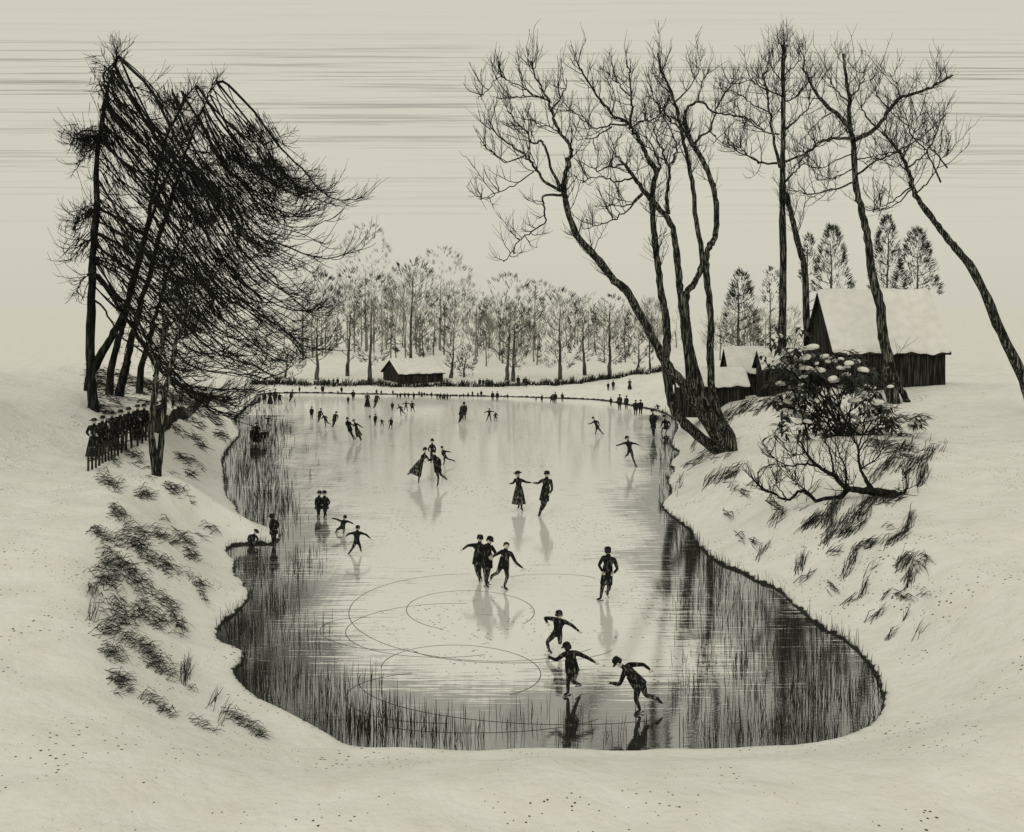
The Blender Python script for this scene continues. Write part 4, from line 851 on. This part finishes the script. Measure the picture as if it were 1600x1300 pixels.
def person(label, J, loc, H, face=(0, -1), hat="cap", skirt=None, coat=.0, hair=True, fingers=True, group=None, skates=True, rot=0):
    k = H / 1.75
    me = skin_body(J, k, face, fingers); o = bpy.data.objects.new("person", me); COL.objects.link(o); o.location = loc
    props(o, label, "person", group)
    def child(g, name, mat_):
        m_ = g.mesh(name, mat_); c = bpy.data.objects.new(name, m_); COL.objects.link(c); c.parent = o; return c
    up = unit(J["head"] - J["neck"]); f = unit(np.array([face[0], face[1], 0.0]))
    if hair: g = MB(); hat_mesh(g, J["head"] - f * .018 * k, up, k * 1.0, "hair", f); child(g, "hair", M["hair"])
    if hat: g = MB(); hat_mesh(g, J["head"] + up * .02 * k, up, k * 1.03, hat, f); child(g, "hat", M["cloth"])
    if fingers:                                   # eyes and mouth, small and dark
        sd = unit(np.cross(f, up)); g = MB()
        for s in (-1, 1): g.box(J["head"] + f * .092 * k + sd * s * .034 * k + up * .005 * k, (.011 * k, .008 * k, .006 * k))
        child(g, "eyes", M["hair"])
        g = MB(); g.box(J["head"] + f * .090 * k - up * .058 * k, (.018 * k, .008 * k, .005 * k)); child(g, "mouth", M["leather"])
    if skirt is not None:
        a, b_, r = skirt; g = MB(); cone_mesh(g, a, b_, .15 * k, r, 28, .10, int(abs(loc[0]) * 50), .85); child(g, "skirt", M["cloth_grey"])
    if coat:
        g = MB(); a = lerp(J["pel"], J["neck"], .55); mid = (J["knL"] + J["knR"]) / 2; b_ = lerp(J["pel"], mid, coat); cone_mesh(g, a, b_, .165 * k, .215 * k, 20, .07, int(abs(loc[0]) * 31), .8); child(g, "coat_skirt", M["cloth"])
        g = MB(); th = np.linspace(0, 2 * math.pi, 14, endpoint=False); c = J["neck"] - up * .02 * k
        g.grid(np.array([c + up * z * k + np.outer(np.cos(th), A(1, 0, 0)) * r * k + np.outer(np.sin(th), A(0, 1, 0)) * r * k for z, r in ((-.05, .11), (.01, .085), (.05, .078), (.05, .066))]), 0, wrap=True); child(g, "collar", M["cloth"])
    if skates:
        for s in "LR": child(skate_mesh(J["an" + s], J["to" + s], k), "ice_skate", M["steel"])
    PEOPLE.append(o); return o
Z4 = (820, 930, 6.154); Z3 = (700, 820, 5.333); Z2 = (470, 660, 3.721); Z8 = (330, 740, 5.517); Z1 = (660, 560, 3.81); ZL = (380, 540, 5.0)
def traced(label, zoom, foot, cx, H, j, **kw):
    Y = 16000 / (foot - HOR); J = px_pose(zoom, foot, j, Y); x = (cx - CX) / F * Y
    J = {a: b - A(x, 0, 0) for a, b in J.items()}
    if "skirt_px" in kw:
        a, b_, r = kw.pop("skirt_px"); q = px_pose(zoom, foot, {"a": a, "b": b_}, Y); kw["skirt"] = (q["a"] - A(x, 0, 0), q["b"] - A(x, 0, 0), r / zoom[2] / F * Y)
    return person(label, J, (x, Y, 0), H, **kw)
traced("skater in cap with arms spread, farthest of the three skaters at lower right", Z4, 1019, 871, 1.55,
 dict(head=(328,193),neck=(330,238),shL=(282,228),shR=(378,250),elL=(190,222,.05),elR=(455,290),haL=(222,258,-.15),haR=(525,350),pel=(312,362),hipL=(285,372),hipR=(338,374),knL=(212,452),knR=(336,452,-.1),anL=(236,532),anR=(342,462,.38),toL=(262,546,-.1),toR=(346,478,.52)), face=(-.5,-1))
traced("skater bending back with both arms flung out, middle of the three at lower right", Z4, 1087, 889, 1.55,
 dict(head=(405,503),neck=(420,545),shL=(385,562),shR=(490,552),elL=(300,625),elR=(598,598),haL=(215,578,-.05),haR=(685,650),pel=(465,700),hipL=(432,712),hipR=(500,712),knL=(412,835,-.1),knR=(458,815,-.12),anL=(415,940),anR=(518,888,.28),toL=(372,948,-.1),toR=(545,905,.36)), face=(-.8,.6), coat=.25)
traced("skater leaning far forward with one leg kicked back, nearest of all skaters", Z4, 1114, 999, 1.55,
 dict(head=(893,645),neck=(948,690),shL=(955,715,-.14),shR=(1010,690,.16),elL=(905,830,-.2),elR=(1150,695,.22),haL=(795,805,-.25),haR=(1218,745,.2),pel=(1115,850),hipL=(1085,868,-.08),hipR=(1140,872,.08),knL=(1062,985,-.12),knR=(1165,975,.1),anL=(1108,1098,-.05),anR=(1285,1012,.12),toL=(1048,1122,-.12),toR=(1330,1065,.15)), face=(-1,-.25), coat=.2)
traced("skater with left arm held out, left one of the three linked skaters", Z3, 908, 746, 1.70,
 dict(head=(267,117),neck=(262,152),shL=(218,168),shR=(285,172),elL=(165,172),elR=(300,240,-.05),haL=(120,208),haR=(310,285,-.1),pel=(246,308),hipL=(232,320),hipR=(262,320),knL=(243,392,-.05),knR=(262,390,.03),anL=(262,448),anR=(268,440,.2),toL=(264,462,-.15),toR=(280,455,.1)), face=(.4,-1), coat=.25)
traced("skater in a belted coat between the other two linked skaters", Z3, 917, 761, 1.78,
 dict(head=(348,132),neck=(336,166),shL=(298,180),shR=(368,186),elL=(292,245,-.05),elR=(398,240),haL=(348,262,-.2),haR=(372,268,-.1),pel=(322,318),hipL=(304,330),hipR=(342,330),knL=(312,412,-.05),knR=(335,405,.05),anL=(318,500),anR=(322,480,.2),toL=(342,512,-.1),toR=(342,494,.1)), face=(.7,-1), coat=.42)
traced("bareheaded skater striding with right arm out, right one of the three linked skaters", Z3, 921, 789, 1.72,
 dict(head=(488,176),neck=(480,212),shL=(448,222),shR=(525,238),elL=(402,248),elR=(568,318),haL=(368,264),haR=(625,362),pel=(465,338),hipL=(438,346),hipR=(485,346),knL=(412,402),knR=(494,430,-.1),anL=(362,435,.2),anR=(468,512),toL=(352,468,.22),toR=(498,536,-.08)), face=(.3,-1), hat=None, coat=.3)
traced("lone man in a long coat skating away with hands behind his back", Z3, 939, 947, 1.75,
 dict(head=(1333,220),neck=(1336,256),shL=(1288,276),shR=(1388,292),elL=(1258,338),elR=(1412,368),haL=(1290,390,-.12),haR=(1372,398,-.15),pel=(1328,448),hipL=(1298,460),hipR=(1350,460),knL=(1282,540),knR=(1335,535,-.1),anL=(1272,612),anR=(1338,585,.4),toL=(1246,628,.12),toR=(1345,612,.42)), face=(.1,1), coat=.5)
traced("woman in a broad hat and long skirt holding a partner by the hand", Z2, 798, 810, 1.85,
 dict(head=(1262,303),neck=(1264,324),shL=(1246,334),shR=(1284,336),elL=(1236,352),elR=(1312,348),haL=(1216,357),haR=(1340,350),pel=(1268,392),hipL=(1260,398),hipR=(1278,398),knL=(1264,445),knR=(1280,448),anL=(1268,488,.1),anR=(1284,498),toL=(1262,496,-.1),toR=(1290,508,-.1)), hat="broad", skirt_px=((1268,372),(1268,472),42), face=(.3,-1))
traced("man in a dark overcoat holding hands with the woman in a broad hat", Z2, 806, 849, 1.95,
 dict(head=(1430,302),neck=(1430,324),shL=(1404,336),shR=(1454,340),elL=(1380,354),elR=(1462,388),haL=(1350,351),haR=(1446,412,-.1),pel=(1422,422),hipL=(1412,430),hipR=(1434,430),knL=(1402,480),knR=(1416,484),anL=(1386,532),anR=(1396,522,.2),toL=(1380,542,-.12),toR=(1392,538,.1)), face=(-.7,-1), coat=.55)
traced("woman in a long grey skirt bending forward toward the tall skater", Z2, 755, 654, 1.60,
 dict(head=(722,162),neck=(719,182),shL=(704,196),shR=(732,198),elL=(700,215,-.1),elR=(742,214),haL=(722,226,-.2),haR=(766,216),pel=(692,240),hipL=(684,244),hipR=(698,246),knL=(655,280,.1),knR=(690,298),anL=(630,298,.3),anR=(686,338),toL=(616,306,.3),toR=(684,350,-.1)), hat="bowler", skirt_px=((700,222),(662,300),38), face=(.7,-.6))
traced("tall skater on one leg holding hands with the bending woman", Z2, 760, 686, 1.75,
 dict(head=(772,174),neck=(780,194),shL=(772,208),shR=(806,214),elL=(755,222),elR=(814,248),haL=(738,221),haR=(800,268,-.1),pel=(796,275),hipL=(790,282),hipR=(806,282),knL=(800,322),knR=(816,308),anL=(797,356),anR=(838,322,.2),toL=(792,368,-.1),toR=(848,336,.2)), face=(-.8,-.6), coat=.3)
traced("skater in a cap just behind the bending woman and tall skater", Z2, 724, 675, 1.60,
 dict(head=(764,110),neck=(764,126),shL=(752,136),shR=(776,136),elL=(742,155),elR=(784,155),haL=(746,172),haR=(782,172),pel=(764,182),hipL=(758,186),hipR=(770,186),knL=(758,208),knR=(770,208),anL=(758,230),anR=(770,230),toL=(756,236,-.1),toR=(772,236,-.1)), hat="bowler", fingers=False)
traced("small skater with arm and leg thrown right, behind the tall skater", Z2, 726, 702, 1.30,
 dict(head=(822,148),neck=(826,160),shL=(820,168),shR=(842,168),elL=(822,185),elR=(856,170),haL=(830,198),haR=(874,172),pel=(838,200),hipL=(834,204),hipR=(844,204),knL=(836,222),knR=(862,215),anL=(832,238),anR=(888,220),toL=(828,244,-.1),toR=(898,228)), hat="cap", fingers=False)
traced("left one of two strollers arm in arm near the left shore", Z2, 807, 498, 1.50,
 dict(head=(108,416),neck=(106,432),shL=(92,442),shR=(116,442),elL=(84,465),elR=(122,462),haL=(88,488),haR=(122,478,-.1),pel=(102,492),hipL=(96,498),hipR=(108,498),knL=(100,520),knR=(106,520),anL=(100,540),anR=(104,534,.2),toL=(96,546,-.1),toR=(106,542,.1)), coat=.35, fingers=False, hat="bowler")
traced("right one of two strollers arm in arm near the left shore", Z2, 808, 508, 1.52,
 dict(head=(137,416),neck=(138,432),shL=(126,442),shR=(154,442),elL=(124,462),elR=(168,466),haL=(126,478,-.1),haR=(156,484),pel=(142,492),hipL=(136,498),hipR=(148,498),knL=(138,522),knR=(142,522),anL=(138,542),anR=(142,536,.2),toL=(134,550,-.1),toR=(146,546,.1)), coat=.35, fingers=False, hat="bowler")
traced("crouching skater with wide arms, left of the straddling boy", Z2, 832, 537, 1.30,
 dict(head=(255,555),neck=(250,570),shL=(236,574),shR=(266,574),elL=(205,562),elR=(288,580),haL=(178,556),haR=(306,590),pel=(242,606),hipL=(234,612),hipR=(250,612),knL=(214,618,-.15),knR=(254,628,-.15),anL=(208,632),anR=(248,636),toL=(198,642),toR=(252,642,-.1)), fingers=False)
traced("boy in a cap straddling with arms spread wide near the left shore", Z2, 865, 556, 1.38,
 dict(head=(330,616),neck=(328,632),shL=(308,642),shR=(346,642),elL=(278,648),elR=(380,652),haL=(260,664),haR=(406,676),pel=(324,694),hipL=(316,698),hipR=(334,698),knL=(302,730),knR=(344,718),anL=(282,758),anR=(348,738),toL=(276,764,-.1),toR=(354,746,-.1)), fingers=True)
traced("man in a hat standing with his back turned at the left shore", Z8, 852, 428, 1.50,
 dict(head=(524,374),neck=(530,400),shL=(512,412),shR=(568,416),elL=(506,460),elR=(580,450),haL=(520,490,-.1),haR=(562,478,-.1),pel=(540,498),hipL=(528,506),hipR=(552,506),knL=(528,556),knR=(548,556),anL=(534,600),anR=(550,602),toL=(528,614,.1),toR=(556,614,.1)), face=(-.2,1), coat=.4, hat="broad", fingers=False)
p = hit1(396, 850)
traced("hunched figure in a hat squatting on the left shore edge", Z8, 851, 395, 1.20,
 dict(head=(385,505),neck=(368,525),shL=(330,535),shR=(390,540),elL=(315,565),elR=(405,570),haL=(345,590,-.2),haR=(385,588,-.2),pel=(345,585),hipL=(335,590),hipR=(362,590),knL=(345,578,-.35),knR=(385,578,-.35),anL=(345,604,-.2),anR=(380,604,-.2),toL=(345,608,-.35),toR=(385,608,-.35)), hat="broad", face=(.6,-.8), coat=.3, fingers=False)
traced("skater leaning with arms stretched out by the right shore", Z1, 729, 985, 1.70,
 dict(head=(1220,478),neck=(1226,492),shL=(1208,502),shR=(1246,504),elL=(1178,512),elR=(1270,508),haL=(1152,520),haR=(1290,517),pel=(1236,548),hipL=(1228,552),hipR=(1244,552),knL=(1222,572,-.1),knR=(1254,596),anL=(1216,580,.3),anR=(1268,634),toL=(1210,588,.3),toR=(1276,642,-.1)), hat="bowler", fingers=False)
traced("skater crouching with one arm pointing left, alone near the right shore", Z1, 679, 931, 1.45,
 dict(head=(1018,356),neck=(1026,368),shL=(1018,376),shR=(1044,374),elL=(1004,388),elR=(1052,392),haL=(986,390),haR=(1050,408),pel=(1042,412),hipL=(1036,416),hipR=(1050,416),knL=(1034,430,-.1),knR=(1060,432),anL=(1032,444),anR=(1072,444,.15),toL=(1026,450,-.1),toR=(1080,452,.1)), fingers=False)
traced("man in a dark overcoat standing still beside the seated pair at right shore", Z1, 683, 1020, 1.85,
 dict(head=(1370,318),neck=(1372,332),shL=(1358,342),shR=(1388,342),elL=(1354,368),elR=(1392,368),haL=(1360,390),haR=(1386,390),pel=(1374,396),hipL=(1368,402),hipR=(1380,402),knL=(1370,432),knR=(1380,432),anL=(1374,460),anR=(1380,460),toL=(1370,466,-.1),toR=(1384,466,-.1)), coat=.6, hat="bowler", fingers=False, skates=False)
traced("bulky seated figure in dark clothes at the foot of the big tree", Z1, 676, 1041, 1.75,
 dict(head=(1440,350),neck=(1444,366),shL=(1430,376),shR=(1470,378),elL=(1424,396),elR=(1476,398),haL=(1412,408,-.2),haR=(1462,412,-.2),pel=(1456,414),hipL=(1448,416),hipR=(1466,416),knL=(1424,410,-.4),knR=(1452,410,-.45),anL=(1422,432,-.35),anR=(1446,434,-.4),toL=(1414,438,-.5),toR=(1440,438,-.55)), hat="bowler", face=(-.7,-.7), coat=.2, fingers=False)
traced("man leaning back while pulling a partner, left half of a pair on the ice", ZL, 689, 547, 1.55,
 dict(head=(814,574),neck=(816,590),shL=(802,600),shR=(832,600),elL=(804,620),elR=(848,618),haL=(818,628),haR=(864,622),pel=(832,650),hipL=(824,656),hipR=(840,656),knL=(846,692),knR=(850,690),anL=(860,725),anR=(870,720,.1),toL=(868,738,-.1),toR=(880,734,.1)), hat="cap", coat=.4, fingers=False)
traced("woman in a dark skirt pulled along, right half of a pair on the ice", ZL, 690, 560, 1.50,
 dict(head=(866,590),neck=(874,604),shL=(866,614),shR=(890,612),elL=(860,628),elR=(912,626),haL=(856,632),haR=(936,642),pel=(888,658),hipL=(882,662),hipR=(896,662),knL=(898,696),knR=(908,696),anL=(914,730),anR=(918,724,.1),toL=(920,746,-.1),toR=(930,740)), hat="broad", skirt_px=((884,648),(908,708),26), fingers=False)

# smaller figures: eight poses, each ONE mesh, copied
def small(J, H, hat=None, skirt=False, coat=False, face=(0, -1)):
    k = H / 1.75; me = skin_body(J, k, face, False, 1.25); g = MB(); f = unit(A(face[0], face[1], 0))
    up = unit(J["head"] - J["neck"]); hat_mesh(g, J["head"], up, k, hat or "hair", f)
    if skirt: cone_mesh(g, lerp(J["pel"], J["neck"], .3), A(J["pel"][0] * .5 + (J["anL"][0] + J["anR"][0]) * .25, 0, .14), .15, .36, 18, .08, 3, .85)
    elif coat: cone_mesh(g, lerp(J["pel"], J["neck"], .5), lerp(J["pel"], (J["knL"] + J["knR"]) / 2, .6), .18, .24, 16, .06, 3, .8)
    gm = g.mesh("x", M["cloth"]); import bmesh
    bm = bmesh.new(); bm.from_mesh(me); bm.from_mesh(gm); 
    for fc in bm.faces: fc.smooth = True
    bm.to_mesh(me); bm.free(); me.name = "person"; return me
KIND = {
 "stand": small(pose(), 1.75, "bowler", coat=True),
 "walk": small(pose(knL=(-.2, 0, .52), anL=(-.32, .08, .12), toL=(-.44, 0, .06), knR=(.14, 0, .5), anR=(.12, 0, .09), toR=(0, -.08, .05), haL=(-.42, 0, 1.0), elL=(-.34, 0, 1.18)), 1.75, "cap", coat=True),
 "lady": small(pose(elL=(-.3, 0, 1.16), haL=(-.16, -.15, 1.02), elR=(.3, 0, 1.16), haR=(.16, -.15, 1.02)), 1.75, "broad", skirt=True),
 "armsout": small(pose(elL=(-.46, 0, 1.32), haL=(-.72, -.03, 1.22), elR=(.46, 0, 1.30), haR=(.72, 0, 1.15), knL=(-.16, 0, .5), anL=(-.22, 0, .09), toL=(-.28, -.14, .05), knR=(.2, 0, .52), anR=(.38, .1, .2), toR=(.48, .05, .14)), 1.75, "cap"),
 "glide": small(pose(head=(-.34, 0, 1.5), neck=(-.26, 0, 1.37), shL=(-.28, -.17, 1.28), shR=(-.20, .17, 1.3), elL=(-.42, -.2, 1.05), haL=(-.6, -.15, 1.02), elR=(.05, .22, 1.2), haR=(.24, .18, 1.08), pel=(0, 0, .93), knL=(-.06, -.1, .5), anL=(.02, -.05, .09), toL=(-.16, -.06, .05), knR=(.16, .1, .55), anR=(.5, .12, .4), toR=(.6, .12, .28)), 1.75, "cap", face=(-1, -.2)),
 "lean": small(pose(head=(.28, 0, 1.58), neck=(.24, 0, 1.43), shL=(.06, 0, 1.36), shR=(.40, 0, 1.34), elL=(-.02, -.1, 1.12), haL=(.14, -.2, 1.02), elR=(.5, 0, 1.12), haR=(.44, -.1, .9), pel=(.10, 0, .93), hipL=(.02, 0, .9), hipR=(.18, 0, .9), knL=(-.02, 0, .5), knR=(.12, 0, .5), anL=(-.12, 0, .09), anR=(-.02, .1, .12), toL=(-.2, -.12, .05), toR=(-.08, -.05, .06)), 1.75, "bowler", coat=True),
 "child": small(pose(head=(0, 0, 1.60), elL=(-.34, 0, 1.18), haL=(-.42, -.05, .98)), 1.75, "cap", coat=True),
 "bend": small(pose(head=(-.1, -.25, 1.32), neck=(-.06, -.15, 1.24), shL=(-.24, -.1, 1.16), shR=(.14, -.1, 1.16), elL=(-.4, -.1, .98), haL=(-.5, -.2, .86), elR=(.32, -.1, 1.0), haR=(.44, -.05, .9), pel=(0, .1, .78), hipL=(-.09, .1, .74), hipR=(.09, .1, .74), knL=(-.2, -.12, .44), knR=(.2, -.12, .44), anL=(-.2, .05, .09), anR=(.2, .05, .09), toL=(-.24, -.12, .05), toR=(.24, -.12, .05)), 1.75, "cap"),
}
ORD = ["first", "second", "third", "fourth", "fifth", "sixth", "seventh", "eighth", "ninth", "tenth", "eleventh", "twelfth", "thirteenth", "fourteenth", "fifteenth", "sixteenth", "seventeenth", "eighteenth"]
DESC = dict(stand="standing", walk="walking", lady="in a skirt", armsout="with arms out", glide="gliding low", lean="leaning", child="short", bend="bending")
rs = random.Random(4)
def crowd(where, group, items, on_land=False, noun="tiny figure"):
    items = sorted(items)
    for q, (x, fy, h, kind) in enumerate(items):
        if on_land: p = hit1(x, fy)
        else: Y = 16000 / (fy - HOR); p = A((x - CX) / F * Y, Y, 0)
        o = bpy.data.objects.new("person", KIND[kind]); COL.objects.link(o)
        s = h / F * p[1] / 1.78; o.location = (p[0], p[1], p[2]); o.scale = (s * rs.uniform(.98, 1.12), s, s)
        o.rotation_euler = (0, 0, rs.choice((0, math.pi)) + rs.uniform(-.5, .5) if kind in ("stand", "walk", "lady", "child", "armsout", "bend") else rs.uniform(-.3, .3))
        n = len(items)
        lab = f"{noun} {DESC[kind]}, {ORD[q]} from left {where}" if n > 1 else f"{noun} {DESC[kind]} {where}"
        props(o, lab, "person", group)
def P(ox, oy, s, l): return [(ox + x / s, oy + f / s, (f - t) / s, k) for x, t, f, k in l]
crowd("of those behind the left fence", "spectators behind the left fence", [(147,718,64,"lady"),(160,712,62,"stand"),(175,704,60,"lady"),(188,703,62,"stand"),(201,695,58,"stand"),(215,690,56,"lady"),(225,684,52,"stand"),(245,672,44,"stand"),(252,668,42,"lady")], True, "dark coated spectator")
crowd("of two passers by behind the picket fence", "passers by behind the picket fence", [(270,640,18,"stand"),(282,636,18,"walk")], True)
crowd("of the group at the far left shore", "group at the far left shore", P(380,540,5,[(125,390,460,"stand"),(165,360,462,"stand"),(210,345,465,"lady"),(250,338,466,"stand"),(285,368,462,"walk"),(368,340,440,"lean")]), False, "dark skater")
crowd("of the cluster by the left shore bend", "cluster by the left shore bend", P(380,540,5,[(70,640,770,"stand"),(105,600,765,"lady"),(140,640,770,"bend"),(170,655,760,"walk"),(195,548,640,"armsout")]), False, "dark skater")
crowd("of those at the shore left of hut", "skaters along the far shore left of the hut", P(380,540,5,[(440,318,372,"stand"),(485,308,356,"stand"),(515,315,358,"child"),(565,318,362,"walk"),(620,306,388,"stand"),(742,345,386,"bend"),(768,316,382,"stand")]))
crowd("of the four loose skaters at left", "four loose skaters at left", P(380,540,5,[(535,476,580,"stand"),(590,486,602,"lean"),(645,518,640,"glide"),(705,510,640,"lean")]), False, "dark skater")
crowd("of the row right of the leaning pair", "row of small skaters right of the leaning pair", P(380,540,5,[(990,540,580,"child"),(1032,534,630,"stand"),(1085,560,634,"bend"),(1155,562,655,"walk")]), False, "small dark skater")
crowd("of the loose skaters left of hut", "loose skaters below the left of the hut", P(380,540,5,[(860,345,434,"stand"),(820,395,460,"stand"),(970,366,486,"lady"),(1030,368,488,"lean"),(1042,340,388,"stand"),(1078,346,390,"stand")]), False, "small dark skater")
crowd("of the four skaters below the hut", "four skaters below the hut", P(380,540,5,[(1165,438,514,"stand"),(1235,450,552,"glide"),(1272,430,516,"armsout"),(1320,432,522,"walk")]), False, "small dark skater")
crowd("of the crowd before the far hut", "crowd lined up before the far hut", P(380,540,5,[(1170,346,388,"stand"),(1205,372,418,"bend"),(1228,368,420,"stand"),(1262,362,418,"walk"),(1290,366,416,"stand"),(1332,362,426,"stand"),(1375,352,398,"stand"),(1395,358,402,"lady"),(1415,360,402,"stand"),(1436,368,402,"child"),(1472,362,404,"stand"),(1515,374,424,"stand"),(1536,376,428,"walk"),(1556,380,424,"child"),(1575,372,426,"stand"),(1595,374,430,"stand")]))
crowd("of the crowd right of the far hut", "crowd on the ice right of the hut", P(660,560,3.81,[(55,200,236,"stand"),(88,206,236,"child"),(108,204,240,"stand"),(128,208,242,"lady"),(150,206,246,"stand"),(165,210,240,"child"),(222,212,240,"stand"),(246,206,238,"child"),(272,202,236,"stand"),(298,194,230,"stand"),(330,202,234,"child"),(350,190,234,"stand"),(418,196,256,"stand"),(446,196,258,"stand"),(486,218,240,"child"),(508,210,242,"stand")]))
crowd("of the close pair in the middle distance", "close pair in the middle distance", P(660,560,3.81,[(226,262,384,"lean"),(248,260,372,"stand")]), False, "dark skater")
crowd("of the small pair in mid pond", "two skaters side by side in mid pond", P(660,560,3.81,[(398,296,378,"armsout"),(436,308,376,"bend")]), False, "dark skater")
crowd("of six at the middle far shore", "few at the middle of the far shore", P(660,560,3.81,[(676,228,256,"child"),(711,214,266,"stand"),(765,210,262,"lean"),(778,212,268,"stand"),(791,200,272,"stand"),(833,204,262,"stand")]))
crowd("of the row at the far right shore", "row at the right end of the far shore", P(660,560,3.81,[(1122,230,286,"stand"),(1174,214,312,"stand"),(1214,222,308,"stand"),(1270,248,342,"stand"),(1299,246,338,"stand"),(1402,260,322,"bend"),(1432,300,322,"child")]), False, "dark skater")
crowd("of three walkers on the right snow bank", "walkers on the snowy bank at right", P(660,560,3.81,[(1106,150,200,"stand"),(1136,136,196,"stand"),(1234,130,192,"lady")]), True)
crowd("of heads behind the hedge right of hut", "onlookers behind the hedge", P(660,560,3.81,[(342,120,172,"stand"),(362,124,172,"stand"),(384,120,172,"lady"),(414,126,172,"stand"),(570,104,170,"stand"),(605,118,170,"walk"),(616,110,170,"stand")]), True)
crowd("of heads behind the hedge left of hut", "heads behind the hedge left of the hut", P(380,540,5,[(632,262,330,"stand"),(668,264,330,"stand"),(705,262,330,"lady"),(738,258,330,"stand")]), True)
